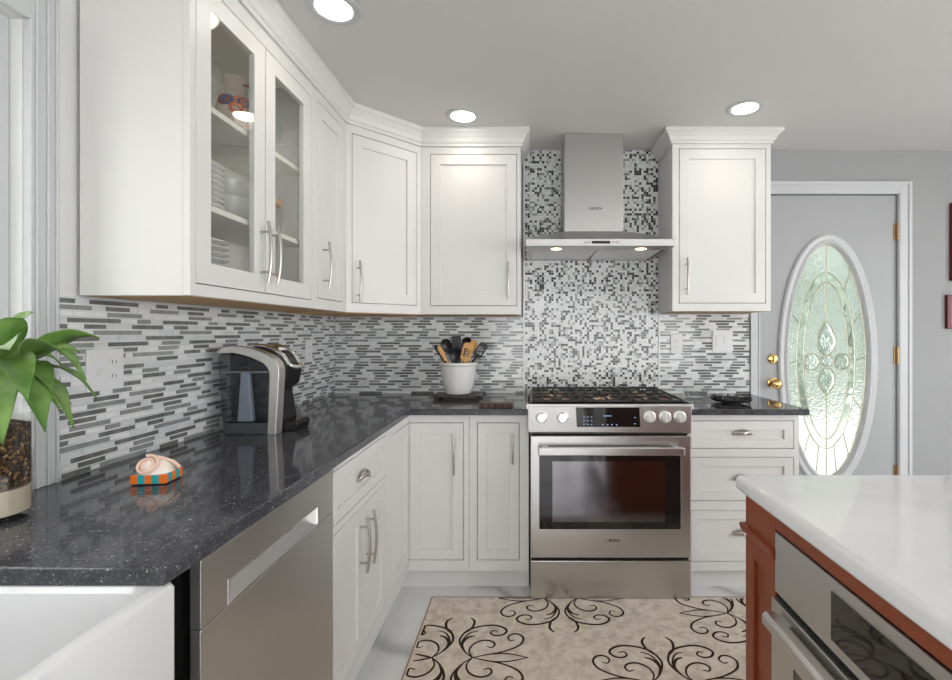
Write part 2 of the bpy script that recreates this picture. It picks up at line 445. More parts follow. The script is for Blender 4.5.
# insert corners by nudging nearest perimeter points
R=[rectpt(k) for k in range(N)]
for c in [(x0,z0),(x1,z0),(x0,z1),(x1,z1)]:
    k=min(range(N),key=lambda i:(R[i][0]-c[0])**2+(R[i][1]-c[1])**2); R[k]=c
for y in (0,.044):
    vs+=[(ell(A,Bz,k)[0],y,ell(A,Bz,k)[1]) for k in range(N)]
    vs+=[(R[k][0],y,R[k][1]) for k in range(N)]
for k in range(N):
    j=(k+1)%N
    fs+=[(k,j,N+j,N+k),(2*N+k,3*N+k,3*N+j,2*N+j),(k,2*N+k,2*N+j,j),(N+k,N+j,3*N+j,3*N+k)]
m.add(vs,fs)
m.build('door_slab',M_doorp,dr)
# oval moulding
m=MB(); prof=[(-.045,0),(-.045,-.012),(-.035,-.02),(-.012,-.016),(-.004,-.024),(.006,-.026),(.012,-.018),(.018,-.006),(.018,.01)]
vs=[];fs=[]; n2=len(prof)
for k in range(N):
    t=2*PI*k/N
    for (r_,y) in prof:
        rr=-r_
        nx,nz=math.cos(t)/A,math.sin(t)/Bz; L=math.hypot(nx,nz); nx/=L;nz/=L
        vs.append((ox+A*math.cos(t)+nx*rr,y,oz+Bz*math.sin(t)+nz*rr))
for k in range(N):
    j=(k+1)%N
    for i in range(n2-1): fs.append((k*n2+i,k*n2+i+1,j*n2+i+1,j*n2+i))
m.add(vs,fs); m.build('oval_moulding',M_trim,dr,smooth=True)
# glass
AG,BG=.246,.718
g=MB()
def ring(mb,a0,b0,a1,b1,y0,y1,mi):
    vs=[];fs=[]
    for y in (y0,y1):
        for a,b in ((a0,b0),(a1,b1)):
            vs+=[(ell(a,b,k)[0],y,ell(a,b,k)[1]) for k in range(N)]
    for k in range(N):
        j=(k+1)%N
        fs+=[(k,j,N+j,N+k),(2*N+k,3*N+k,3*N+j,2*N+j),(k,2*N+k,2*N+j,j),(N+k,N+j,3*N+j,3*N+k)]
    mb.add(vs,fs,mi)
ring(g,.180,.545,AG+.012,BG+.012,.012,.018,0)
ring(g,.138,.485,.180,.545,.010,.020,1)
g.add([(ell(.138,.485,k)[0],.012,ell(.138,.485,k)[1]) for k in range(N)]+[(ell(.138,.485,k)[0],.018,ell(.138,.485,k)[1]) for k in range(N)],
      [tuple(range(N)),tuple(range(2*N-1,N-1,-1))]+[(k,(k+1)%N,N+(k+1)%N,N+k) for k in range(N)],0)
g.build('glass_pane',[M_dg1,M_dg2],dr)
# centre bevel cluster
def petal(cx,cz,w,h,kind='spade',flip=1,n=24):
    pts=[]
    for k in range(n):
        t=2*PI*k/n
        if kind=='spade':
            u=math.sin(t)*w*.5*(1-.45*max(0,math.cos(t))); v=math.cos(t)*h*.5
            v=v if v<0 else v*1.15
            pts.append((cx+u,cz+flip*v))
        else: pts.append((cx+math.cos(t)*w*.5,cz+math.sin(t)*h*.5))
    return pts
cz0=oz
petals=[(petal(ox,cz0+.13,.12,.19),1),(petal(ox,cz0-.12,.11,.15,flip=-1),1),(petal(ox-.095,cz0-.005,.10,.10,'o'),1),(petal(ox+.095,cz0-.005,.10,.10,'o'),1),(petal(ox,cz0-.002,.075,.07,'o'),2)]
g=MB()
for p,mi in petals:
    c=(sum(q[0] for q in p)/len(p),sum(q[1] for q in p)/len(p)); n=len(p)
    vs=[(q[0],.0105,q[1]) for q in p]+[(c[0]+(q[0]-c[0])*.65,.004,c[1]+(q[1]-c[1])*.65) for q in p]
    g.add(vs,[(k,(k+1)%n,n+(k+1)%n,n+k) for k in range(n)]+[tuple(range(n,2*n))],mi)
g.build('bevel_cluster',[M_dg1,M_dg2,M_dg3],dr)
# brass caming
c=MB(); Y=.009; rr=.0026
for a,b in ((AG,BG),(.180,.545),(.138,.485)):
    c.tube([(ell(a,b,k)[0],Y,ell(a,b,k)[1]) for k in range(N)],rr if a<.2 else .0045,6,closed=True)
c.tube([(ox,Y,oz+.24),(ox,Y,oz+BG)],rr,6); c.tube([(ox,Y,oz-.2),(ox,Y,oz-BG)],rr,6)
for t in (25,52,155,128,-25,-55,-155,-125,0,180,-75,-105,75,105):
    if t in (75,105): continue
    a=math.radians(t)
    c.tube([(ox+.182*math.cos(a),Y,oz+.547*math.sin(a)),(ox+AG*math.cos(a)*.99,Y,oz+BG*math.sin(a+(.04 if t in(0,180) else 0))*.99)],rr,6)
for p,mi in petals: c.tube([(q[0],.007,q[1]) for q in p],.003,6,closed=True)
c.build('brass_caming',M_came,dr,smooth=True)
# knob, deadbolt, hinges
k=MB(); X,Z=(774-530)*.006155,CAMZ-(383.5-332)*.006155
k.lathe([(.034,0),(.034,-.006),(.013,-.012),(.012,-.03),(.024,-.038),(.031,-.05),(.029,-.062),(.018,-.07),(.001,-.072)],28,(X,0,Z),0,'y')
k.build('door_knob',M_brass,dr,smooth=True)
k=MB(); Z=CAMZ-(359-332)*.006155
k.lathe([(.031,0),(.031,-.008),(.024,-.012),(.001,-.013)],28,(X-.002,0,Z),0,'y').box(X-.006,X+.003,-.028,-.012,Z-.016,Z+.016)
k.build('deadbolt',M_brass,dr,smooth=True)
for py in (231.6,355.5,474):
    Z=CAMZ-(py-332)*.006155; k=MB()
    k.cyl((DX1-.001,-.012,Z-.052),.008,.104).box(DX1-.018,DX1-.002,-.006,.0,Z-.05,Z+.05).box(DX1,DX1+.012,-.006,-.002,Z-.05,Z+.05)
    k.build('hinge',M_hinge,dr,smooth=True)
# casing
m=MB()
for xa,xb in ((1.354,DX0),(DX1,2.345)):
    m.box(xa,xb,BW-.016,BW,0,DZ+.075)
m.box(DX0,DX1,BW-.016,BW,DZ,DZ+.075)
m.box(2.325,2.345,BW-.022,BW-.016,0,DZ+.075).box(1.354,1.374,BW-.022,BW-.016,0,DZ+.075).box(1.374,2.325,BW-.022,BW-.016,DZ+.055,DZ+.075)
m.box(DX0-.012,DX0-.004,BW-.02,BW-.016,0,DZ+.01).box(DX1+.004,DX1+.012,BW-.02,BW-.016,0,DZ+.01)
struct('trim_1', m, M_trim, bevel=.0015)

# ---------------------------------------------------------------- tile backsplashes
def tiles_linear(mb, L, zlo, zhi, put, seed):
    # sheet pattern .32 m wide, 18 rows
    rnd=random.Random(seed); RH=.0168; G=.0016; SW=.32; sheet=[]
    off=0
    for r_ in range(18):
        row=[]; x=0; off+=SW*.382+rnd.uniform(-.03,.03)
        def run(L_,kind):
            nonlocal x
            if L_<.004: return
            cut=[L_] if L_<.065 else rnd.choice([[L_],[L_*.66,L_*.34],[L_*.35,L_*.65]])
            for p in cut:
                row.append((x,min(x+p,SW),kind if kind>2 or rnd.random()<.7 else rnd.choice([1,2]))); x+=p
        d1=rnd.choice([.09,.12,.14,.16]); d2=rnd.choice([0,.05,.065,.08]) ; g1=rnd.uniform(.035,.07)
        k1=rnd.choice([4,4,3]); run(d1,k1); run(g1,rnd.choice([1,2])); 
        if d2: run(d2,rnd.choice([4,3]))
        run(SW-x,rnd.choice([1,1,2]))
        sheet.append((off,row))
    z=zlo; i=0
    while z<zhi-.004:
        off,row=sheet[i%18]; zt=min(z+.0116,zhi)
        off+= (i//18)*.11
        n=-1
        while True:
            base=n*SW+ (off%SW); n+=1
            if base>L: break
            for a,b,mi in row:
                b=min(b,SW)
                xa=max(base+a,0); xb=min(base+b-G,L)
                if xb-xa>.004: put(mb,xa,xb,z,zt,mi)
        xq=-(i*.137%.3)
        while xq<L:
            xa=max(xq,0); xb=min(xq+.299,L)
            if xb-xa>.004 and z+RH-.0012<zhi: put(mb,xa,xb,z+.0126,z+RH-.0010,1 if (i+int(xq*7))%3 else 2)
            xq+=.3
        z+=RH; i+=1
TM=[T_grout,T_white,T_pale,T_grey,T_dark,T_mid]; TMM=[T_grout,T_white,T_pale,T_grey,T_black,T_mid]
t=MB()
ZU=1.3865
# left wall: from window casing to corner
t.box(LW,LW+.007,1.1965,2.9075,.9145,ZU)
def putL(mb,a,b,z0_,z1_,mi): mb.box(LW+.006,LW+.0105,1.198+a,1.198+b,z0_,z1_,mi)
tiles_linear(t,2.9075-1.198,.9155,ZU,putL,11)
o=t.build('tile_backsplash',TM); tag(o,'linear mosaic tile backsplash of white and grey strips on the left wall','backsplash')
t=MB()
# back wall: corner to mosaic
t.box(LW+.0115,-.042,BW-.007,BW-.0006,.9145,ZU)
def putB(mb,a,b,z0_,z1_,mi): mb.box(LW+.0115+a,LW+.0115+b,BW-.0105,BW-.006,z0_,z1_,mi)
tiles_linear(t,-.042-LW-.0115,.9155,ZU,putB,23)
o=t.build('tile_backsplash',TM); tag(o,'linear mosaic tile backsplash on the back wall between the corner and the range mosaic','backsplash',kind=None)
t=MB(); ZR=1.4045
t.box(.800,1.352,BW-.007,BW-.0006,.9145,ZR)
def putR(mb,a,b,z0_,z1_,mi): mb.box(.801+a,.801+b,BW-.0105,BW-.006,z0_,z1_,mi)
tiles_linear(t,.551,.9155,ZR,putR,23)
o=t.build('tile_backsplash',TM); tag(o,'short strip-tile backsplash under the cabinet between range and entry door','backsplash')
t=MB(); MX0,MX1=-.030,.788
t.box(MX0,MX1,BW-.007,BW-.0006,.885,CEIL-.001)
rnd=random.Random(5); S=.0146; x=MX0
while x<MX1-.006:
    z=.886
    while z<CEIL-.008:
        mi=rnd.choices([1,2,5,3,4],[.44,.18,.14,.03,.21])[0]
        t.box(x+.0007,min(x+S-.0007,MX1),BW-.0105,BW-.006,z,min(z+S-.0014,CEIL-.001),mi); z+=S
    x+=S
o=t.build('mosaic_backsplash',TMM); tag(o,'small square mosaic tile panel behind the range reaching up to the ceiling','backsplash')
struct('trim_2', MB().box(-.042,-.031,BW-.014,BW,.9145,CEIL-.001).box(.789,.7995,BW-.014,BW,.9145,CEIL-.001), T_white, bevel=.002)

# ================================================================== CABINETS
def bow_handle(L, m, parent, x, z, n_=(0,-1), vertical=True, name='handle', label=None):
    # arched bar pull, local face plane y=0
    h=MB(); pts=[]
    for i in range(13):
        t=-1+2*i/12; u=t*L/2; y=-.036+.010*t*t
        pts.append((x,y,z+u) if vertical else (x+u,y,z))
    h.tube(pts,.0052,10)
    for s in (-1,1):
        u=s*L*.33
        if vertical: h.tube([(x,0,z+u),(x,-.034,z+u)],.0042,10)
        else: h.tube([(x+u,0,z),(x+u,-.034,z)],.0042,10)
    o=h.build(name,m,parent,smooth=True)
    return o
def cup_pull(parent, x, z, w=.09):
    h=MB(); vs=[];fs=[]; nu,nv=14,7
    for i in range(nu+1):
        a=PI*i/nu
        for j in range(nv+1):
            b=PI/2*j/nv
            X=x-math.cos(a)*w/2*math.cos(b*.98); zz=z+math.sin(a)*.026*math.cos(b*.98)-.008; y=-.026*math.sin(b)*(.3+.7*math.sin(a))-.001
            vs.append((X,y,zz))
    for i in range(nu):
        for j in range(nv): fs.append((i*(nv+1)+j,(i+1)*(nv+1)+j,(i+1)*(nv+1)+j+1,i*(nv+1)+j+1))
    h.add(vs,fs); h.box(x-w/2-.004,x+w/2+.004,-.0025,0,z-.013,z-.006)
    o=h.build('cup_pull',M_nickel,parent,smooth=True)
    s=o.modifiers.new('s','SOLIDIFY'); s.thickness=.0015
    return o
G=.0028
def door(parent, x0,x1,z0,z1, rail=.052, name='door', glass=False, m=None, drop=.0):
    m=m or M_cab
    d=MB(); a0,a1,b0,b1=x0+G,x1-G,z0+G,z1-G
    d.grid(a0,a1,b0,b1,.0,.020,[(a0+rail,a1-rail,b0+rail,b1-rail)])
    if not glass:
        d.box(a0+rail-.002,a1-rail+.002,.009,.017,b0+rail-.002,b1-rail+.002)
    o=d.build(name,m,parent,bevel=.0018)
    if glass:
        MB().box(a0+rail+.0002,a1-rail-.0002,.002,.005,b0+rail+.0002,b1-rail-.0002).build('glass_pane',M_glass,o)
    return o
def cabinet(name, loc, rz, W_, H_, D_, openings, label, toe=0, z0=0, hollow=True, cat='cabinet', mside=None, inmat=None, under=False):
    r=empty(name,loc,rz,label,cat)
    c=MB(); T=.018; zb=toe
    im=1
    c.box(0,T,.0201,D_,zb,H_).box(W_-T,W_,.0201,D_,zb,H_)
    c.box(T,W_-T,D_-.008,D_,zb,H_,im).box(T,W_-T,.0201,D_-.008,zb,zb+T,im).box(T,W_-T,.0201,D_-.008,H_-T,H_,im)
    if toe: c.box(0,W_,.045,.06,0,toe)
    c.build('carcass',[M_cab,inmat or M_shadow],r)
    if under:
        MB().box(.014,W_-.014,.018,D_-.001,-.0014,-.0002).build('underside_panel',M_under,r)
    f=MB().grid(0,W_,toe,H_,0,.02,openings)
    f.build('face_frame',M_cab,r,bevel=.0012)
    return r

# ---- base: left run (rz=90: local x -> +y, local y -> -x)
XB=-.605
def baseL(y0,y1,openings,label,depth=.59): return cabinet('base_cabinet',(XB,y0,0),PI/2,y1-y0,.8835,depth,openings,label,toe=.10)
# drawer/door cabinet  y 1.433..2.03
Y0=1.435; Wd=.585
o1=(.014,.545,.69,.862); o2=(.014,.545,.153,.665)
cb=baseL(Y0,Y0+Wd,[o1,o2],'white base cabinet with one drawer over two doors, right of the dishwasher')
d=door(cb,*o1,name='drawer',rail=.04); cup_pull(d,.28,.775)
mid=(.014+.545)/2
d=door(cb,o2[0],mid+.001,o2[2],o2[3]); bow_handle(.195,M_nickel,d,mid-.035,.535)
d=door(cb,mid-.001,o2[1],o2[2],o2[3]); bow_handle(.195,M_nickel,d,mid+.035,.535)
# corner cabinet with an L shaped front (two doors meeting in the inner corner)
YB=2.356
cc=empty('corner_base_cabinet',(0,0,0),0,'white L-shaped corner base cabinet with two tall doors meeting in the inside corner','cabinet')
c=MB(); y0=Y0+Wd+.001
c.box(-1.195,XB-.0201,y0,y0+.018,.10,.8835); c.box(-1.195,XB-.0201,BW-.02,BW-.011,.10,.8835); c.box(-1.195,-1.187,y0,BW-.02,.1,.8835)
c.box(-.3215,-.3035,YB+.0201,2.90,.10,.8835); c.box(XB-.02,-.3215,2.892,2.90,.10,.8835)
c.box(-1.19,XB-.0201,y0,2.89,.10,.118); c.box(XB-.0201,-.3215,YB+.0201,2.89,.10,.118)
c.box(XB-.055,XB-.045,y0,YB+.05,0,.10); c.box(XB-.05,-.3035,YB+.045,YB+.055,0,.10)
c.build('carcass',M_cab,cc)
f=MB().grid(y0,YB,.10,.8835,0,.02,[(2.085,YB-.003,.153,.841)])
o=f.build('face_frame',M_cab,cc,bevel=.0012); o.rotation_euler=(0,0,PI/2); o.location=(XB,0,0)
XD=(463.5-530)*YB/472
f=MB().grid(XB+.0,-.3035,.10,.8835,0,.02,[(XB+.003,XD,.153,.841)])
f.build('face_frame',M_cab,cc,loc=(0,YB,0),bevel=.0012)
dd=empty('x',(0,0,0)); 
d=door(cc,2.085,YB-.001,.153,.841); d.rotation_euler=(0,0,PI/2); d.location=(XB,0,0)
d=door(cc,XB+.001,XD,.153,.841); d.location=(0,YB,0)
bow_handle(.205,M_nickel,d,(454.5-530)*YB/472,.69)
bpy.data.objects.remove(dd)
# narrow cabinet left of range
nx0=-.3025; nW=-.006-nx0
op=((477-530)*YB/472-nx0,(519.5-530)*YB/472-nx0,.153,.841)
nb=cabinet('base_cabinet',(nx0,YB,0),0,nW,.8835,.54,[op],'narrow white base cabinet with a single slim door, left of the range',toe=.10)
d=door(nb,*op,rail=.048); bow_handle(.15,M_nickel,d,(513-530)*YB/472-nx0,.715)
# drawer cabinet right of range
rx0=.785; rW=(799-530)*YB/472-rx0
ops=[(.017,rW-.025,.710,.851),(.017,rW-.025,.449,.669),(.017,rW-.025,.145,.404)]
rb=cabinet('base_cabinet',(rx0,YB,0),0,rW,.8835,.54,ops,'white three-drawer base cabinet between the range and the entry door',toe=.10)
for (a,b,c_,e),zz in zip(ops,(.79,.56,.29)):
    d=door(rb,a,b,c_,e,name='drawer',rail=.045); cup_pull(d,(742.5-530)*YB/472-rx0,zz if zz!=.56 else .565)

# ---- wall cabinets
XU=-.905; YU=2.62; ZT=2.32; ZB=1.391
def wallcab(loc,rz,W_,D_,ops,label,H_=ZT-ZB,name='wall_cabinet',inmat=None): 
    return cabinet(name,loc,rz,W_,H_,D_,ops,label,inmat=inmat,under=True)
y0,y1=1.256,1.9755
dz0,dz1=1.437-ZB,2.281-ZB; ez0,ez1=1.424-ZB,2.268-ZB
gw=y1-y0
ops=[(.022,gw-.022,ez0,ez1)]
gc=wallcab((XU,y0,ZB),PI/2,gw,.293,ops,'white wall cabinet with two glass doors showing dishes, left above the worktop',inmat=M_inside)
half=gw/2
r_=.06
def gdoor(a,b,hx):
    d=door(gc,a,b,ez0,ez1,rail=r_,glass=True)
    bow_handle(.205,M_nickel,d,hx,(1.562-ZB)); return d
gdoor(.022,half,half-.03); gdoor(half,gw-.022,half+.03)
for z in (1.957,1.665):
    MB().box(.019,gw-.019,.03,.284,z-ZB-.018,z-ZB).build('shelf',M_inside,gc,bevel=.002)
# centre divider stile behind meeting doors is absent in the photo
nw0,nw1=1.9765,2.319
o_=(.03,nw1-nw0-.035,dz0,dz1)
nc=wallcab((XU,nw0,ZB),PI/2,nw1-nw0,.293,[o_],'narrow white wall cabinet with a solid door between the glass cabinet and the corner')
d=door(nc,*o_,rail=.055); bow_handle(.205,M_nickel,d,.088,1.585-ZB)
# diagonal corner cabinet
dg=empty('corner_wall_cabinet',(XU,2.32,ZB),PI/4,'white diagonal corner wall cabinet with one angled door','cabinet')
Ld=.3*math.sqrt(2)
inv=Matrix.Rotation(-PI/4,4,'Z')
def loc2(x,y): v=inv@Vector((x-XU,y-2.32,0)); return (v.x,v.y)
foot=[(XU,2.3205),(-.6055,2.62),(-.6055,2.9035),(-1.198,2.9035),(-1.198,2.3205)]
q=[loc2(*p) for p in foot]
q2=[(q[0][0],q[0][1]+.021),(q[1][0],q[1][1]+.021)]+q[2:]
c=MB(); c.prism(q2,0,ZT-ZB); c.build('carcass',M_cab,dg)
c=MB(); c.prism([(p[0]*.995,p[1]*.99+.01) for p in q],-.004,-.0002); c.build('underside_panel',M_under,dg)
op=(.03,Ld-.028,dz0,dz1)
MB().grid(0,Ld,0,ZT-ZB,0,.02,[op]).build('face_frame',M_cab,dg,bevel=.0012)
d=door(dg,*op,rail=.055); bow_handle(.205,M_nickel,d,.06,1.545-ZB)
# back wall cabinet left of hood
bx0=-.605; bW=-.052-bx0
op=((430-530)*YU/472-bx0,(517-530)*YU/472-bx0,dz0,dz1)
bc=wallcab((bx0,YU,ZB),0,bW,.284,[op],'white single-door wall cabinet just left of the range hood')
d=door(bc,*op,rail=.055); bow_handle(.205,M_nickel,d,(508.3-530)*YU/472-bx0,1.575-ZB)
# right wall cabinet
ZB2=1.409; cx0=.790; cW=1.337-cx0
op=((679-530)*YU/472-cx0,(766-530)*YU/472-cx0,1.452-ZB2,2.312-ZB2)
rc=cabinet('wall_cabinet',(cx0,YU,ZB2),0,cW,ZT+.016-ZB2,.284,[op],'white single-door wall cabinet right of the range hood, beside the entry door',under=True)
d=door(rc,*op,rail=.055); bow_handle(.205,M_nickel,d,(686-530)*YU/472-cx0,1.60-ZB2)
# crown mouldings
def crown(name,path,label,zb=ZT+.0005,q=1):
    prof=[(.0,zb),(.010,zb),(.010,zb+.014*q),(.017,zb+.02*q),(.024,zb+.04*q),(.040,zb+.062*q),(.050,zb+.070*q),(.050,CEIL-.001),(-.02,CEIL-.001),(-.02,zb)]
    pts=[Vector(p) for p in path]; n=len(pts); vs=[];fs=[]; k=len(prof)
    for i,p in enumerate(pts):
        nn=[]
        if i>0: d=(pts[i]-pts[i-1]).normalized(); nn.append(Vector((d.y,-d.x)))
        if i<n-1: d=(pts[i+1]-pts[i]).normalized(); nn.append(Vector((d.y,-d.x)))
        b=sum(nn,Vector((0,0))).normalized(); s=1/b.dot(nn[0])
        for (u,z) in prof: vs.append((p.x+b.x*u*s,p.y+b.y*u*s,z))
    for i in range(n-1):
        for j in range(k): fs.append((i*k+j,i*k+(j+1)%k,(i+1)*k+(j+1)%k,(i+1)*k+j))
    fs.append(tuple(range(k))); fs.append(tuple((n-1)*k+j for j in range(k-1,-1,-1)))
    o=MB().add(vs,fs).build(name,M_cab,smooth=False); return tag(o,label,'crown moulding')
crown('crown_moulding',[(-1.195,1.256),(XU,1.256),(XU,2.32),(-.605,YU),(-.052,YU),(-.052,2.90)],'white crown moulding running along the tops of the left and corner wall cabinets')
crown('crown_moulding',[(cx0,2.90),(cx0,YU),(1.337,YU),(1.337,2.90)],'white crown moulding on top of the wall cabinet beside the entry door',ZT+.0165,.85)

# ================================================================== WORKTOPS
def slab(name,pts,z0_,z1_,m,label,bev=.004,seg=3,cat='worktop'):
    o=MB().prism(pts,z0_,z1_).build(name,m,bevel=bev,bseg=seg); return tag(o,label,cat)
slab('worktop',[(-1.1985,.758),(-.587,.758),(-.587,2.315),(-.007,2.315),(-.007,2.9035),(-1.1985,2.9035)],.884,.914,M_counter,'dark speckled L-shaped stone worktop running along the left wall and into the corner')
slab('worktop',[(.776,2.315),(1.372,2.315),(1.352,2.895),(1.352,2.9035),(.776,2.9035)],.884,.914,M_counter,'short dark speckled stone worktop between the range and the entry door')

# sink
sk=empty('farmhouse_sink',(-.86,.40,.60),0,'white apron-front farmhouse sink at the near end of the dark worktop','sink')
s=MB(); X0,X1,YA,YZ=-.30,.276,-.38,.383; zt=.2835
prof=[]
def rr(x0,x1,y0,y1,r,n=6):
    pts=[]
    for cx,cy,a0 in ((x1-r,y1-r,0),(x0+r,y1-r,90),(x0+r,y0+r,180),(x1-r,y0+r,270)):
        for i in range(n+1):
            a=math.radians(a0+90*i/n); pts.append((cx+r*math.cos(a),cy+r*math.sin(a)))
    return pts
loops=[(rr(X0,X1,YA,YZ,.012),0.0),(rr(X0,X1,YA,YZ,.012),zt-.010),(rr(X0+.003,X1-.003,YA+.003,YZ-.003,.012),zt-.003),(rr(X0+.009,X1-.009,YA+.009,YZ-.009,.012),zt),
       (rr(X0+.022,X1-.022,YA+.022,YZ-.022,.03),zt),(rr(X0+.03,X1-.03,YA+.03,YZ-.03,.035),zt-.008),(rr(X0+.036,X1-.036,YA+.036,YZ-.036,.05),.06),(rr(X0+.06,X1-.06,YA+.06,YZ-.06,.05),.03)]
vs=[];fs=[];n=len(loops[0][0])
for pts,z in loops: vs+=[(p[0],p[1],z) for p in pts]
for i in range(len(loops)-1):
    for k in range(n): fs.append((i*n+k,i*n+(k+1)%n,(i+1)*n+(k+1)%n,(i+1)*n+k))
fs.append(tuple(range(n-1,-1,-1))); fs.append(tuple((len(loops)-1)*n+k for k in range(n)))
s.add(vs,fs); s.build('basin',M_fire,sk,smooth=True)
MB().lathe([(.045,0),(.045,.003),(.03,.004),(.028,.001)],24,(0,0,.031)).build('drain',M_chrome,sk,smooth=True)
sc_=cabinet('sink_base_cabinet',(XB,.02,0),PI/2,.76,.5995,.59,[(.02,.38,.13,.58),(.385,.74,.13,.58)],'white base cabinet below the farmhouse sink',toe=.10)
door(sc_,.02,.38,.13,.58); door(sc_,.385,.74,.13,.58)

# dishwasher
DWX=-.598; dy0,dy1=.858,1.4335
dw=empty('dishwasher',(DWX,dy0,0),PI/2,'stainless steel dishwasher with a recessed pocket handle, between sink and base cabinet','dishwasher')
wD=dy1-dy0
MB().box(.002,wD-.002,.045,.57,.10,.878).box(0,wD,.06,.07,0,.10).build('tub',M_shadow,dw)
zc=.735
MB().box(0,wD,-.000,.021,.105,.7495).build('door',M_steely,dw,bevel=.002)
pa,pb,pc,pd=.08,.467,.7545,.800
c=MB().grid(0,wD,.751,.8765,0,.021,[(pa,pb,pc,pd)])
c.box(pa-.01,pb+.01,.021,.042,pc-.003,pd+.01)
vsl=[(pa,.0,pc),(pb,0,pc),(pb,.0205,pd-.012),(pa,.0205,pd-.012)]
c.add(vsl,[(0,1,2,3)])
c.build('control_panel',M_steely,dw,bevel=.0015)
t=MB()
t.grid(pa-.003,pb+.003,pc-.002,pd+.003,-.0015,.001,[(pa,pb,pc,pd)])
t.build('handle_trim',M_chrome,dw)
# filler beside the dishwasher is dark: gap seen between sink and dishwasher

# ================================================================== RANGE
RX=.0; RWd=.773; RY=2.268
rg=empty('range',(RX,RY,0),0,'stainless steel slide-in gas range with oven below a tiled wall','range')
b=MB(); b.box(.003,RWd-.003,.045,.60,.03,.93); b.build('body',M_steel,rg)
b=MB(); b.box(-.001,RWd-.002,.03,.60,.93,.94); b.build('cooktop',mat('dark_steel_cooktop',(.16,.13,.12),.3,1.0),rg,bevel=.002)
# control panel: wedge with slightly wider top
b=MB()
prof=[(-.0,.803),(-.022,.815),(-.03,.94),(-.024,.951),(.045,.951),(.045,.803)]
b.prism(prof,-.010,RWd-.005,'x'); b.box(-.018,RWd+.004,-.028,.045,.925,.951)
b.build('control_panel',M_steel,rg,bevel=.003)
dx0,dx1=(575.5-530)*2.25/472,(640-530)*2.25/472
zz0,zz1=CAMZ-(426.5-332)*2.255/472,CAMZ-(407-332)*2.25/472
b=MB(); yy=lambda z:-.022-(z-.815)/(.94-.815)*.008-.0012
b.add([(dx0+.006,yy(zz0),zz0),(dx1,yy(zz0),zz0),(dx1-.006,yy(zz1),zz1),(dx0,yy(zz1),zz1),(dx0+.006,yy(zz0)+.003,zz0),(dx1,yy(zz0)+.003,zz0),(dx1-.006,yy(zz1)+.003,zz1),(dx0,yy(zz1)+.003,zz1)],[(0,1,2,3),(4,7,6,5),(0,4,5,1),(1,5,6,2),(2,6,7,3),(3,7,4,0)])
ds=b.build('display',M_bglass,rg)
syms=[(dx0+.035+i*.018,dx0+.043+i*.018,.852+j*.018,.856+j*.018) for i in range(3) for j in range(3)]
syms+=[(dx0+.125+i*.022,dx0+.133+i*.022,.850,.855) for i in range(4)]+[(dx1-.03,dx1-.022,.855+i*.03,.859+i*.03) for i in range(2)]+[(dx0+.13,dx0+.17,.893,.897)]
for (sa,sb,sc1,sd1) in syms: MB().box(sa,sb,yy(sc1)-.0012,yy(sc1),sc1,sd1).build('display_symbol',M_led,ds)
for px in (541.5,562.3,650,665.3,680):
    X=(px-530)*2.24/472; Z=CAMZ-(417-332)*2.24/472
    k=MB(); k.lathe([(.029,0),(.029,-.004),(.024,-.006),(.0225,-.028),(.019,-.031),(.001,-.031)],28,(X,-.024,Z),0,'y')
    k.box(X-.004,X+.004,-.060,-.05,Z-.02,Z+.02)
    k.build('knob',M_knob,rg,smooth=True)
# oven door
b=MB(); wz0,wz1=CAMZ-(528.5-332)*2.28/472,CAMZ-(453.5-332)*2.28/472; wx0,wx1=(539.5-530)*2.28/472,(680-530)*2.28/472
b.grid(.003,RWd,.2085,.793,0,.04,[(wx0,wx1,wz0,wz1)])
od=b.build('oven_door',M_steel,rg,bevel=.002)
ow=MB().box(wx0,wx1,.003,.02,wz0,wz1).build('oven_window',M_bglass,od)
MB().box(wx0+.062,wx1-.075,.0015,.0029,wz0+.035,wz1-.035).build('inner_window',mat('tinted_mirror_glass',(.24,.23,.245),.1,1.0),ow)
b=MB(); b.box(.04,.728,-.056,-.036,.712,.750).box(.055,.085,-.04,.0,.716,.746).box(.683,.713,-.04,0,.716,.746)
b.build('handle',M_steel,od,bevel=.004,bseg=3)
text('lettering','BOSCH',.017,M_blackm,((614-530)*2.28/472,-.0006,CAMZ-(539.5-332)*2.28/472),od,bold=.0004)
e=MB(); e.lathe([(.0062,0),(.0062,-.0008),(.0050,-.0008),(.0050,0)],20,((606.3-530)*2.28/472-.004,-.0001,CAMZ-(539.5-332)*2.28/472),0,'y',cap=False); e.box((606.3-530)*2.28/472-.008,(606.3-530)*2.28/472,-.0008,0,CAMZ-(539.9-332)*2.28/472,CAMZ-(539.2-332)*2.28/472)
e.build('emblem',M_grey,od)
MB().box(.003,RWd+.002,.002,.04,.0105,.192).build('warming_drawer',M_steel,rg,bevel=.003)
MB().box(.006,RWd-.004,.02,.044,.190,.2095).build('lower_gap',M_shadow,rg)
MB().box(.006,RWd-.01,.022,.044,.79,.806).build('upper_gap',M_shadow,rg)
for X in (.05,.70):
    for Y in (.08,.52): MB().cyl((X,Y,0),.018,.03).build('foot',M_blackm,rg)
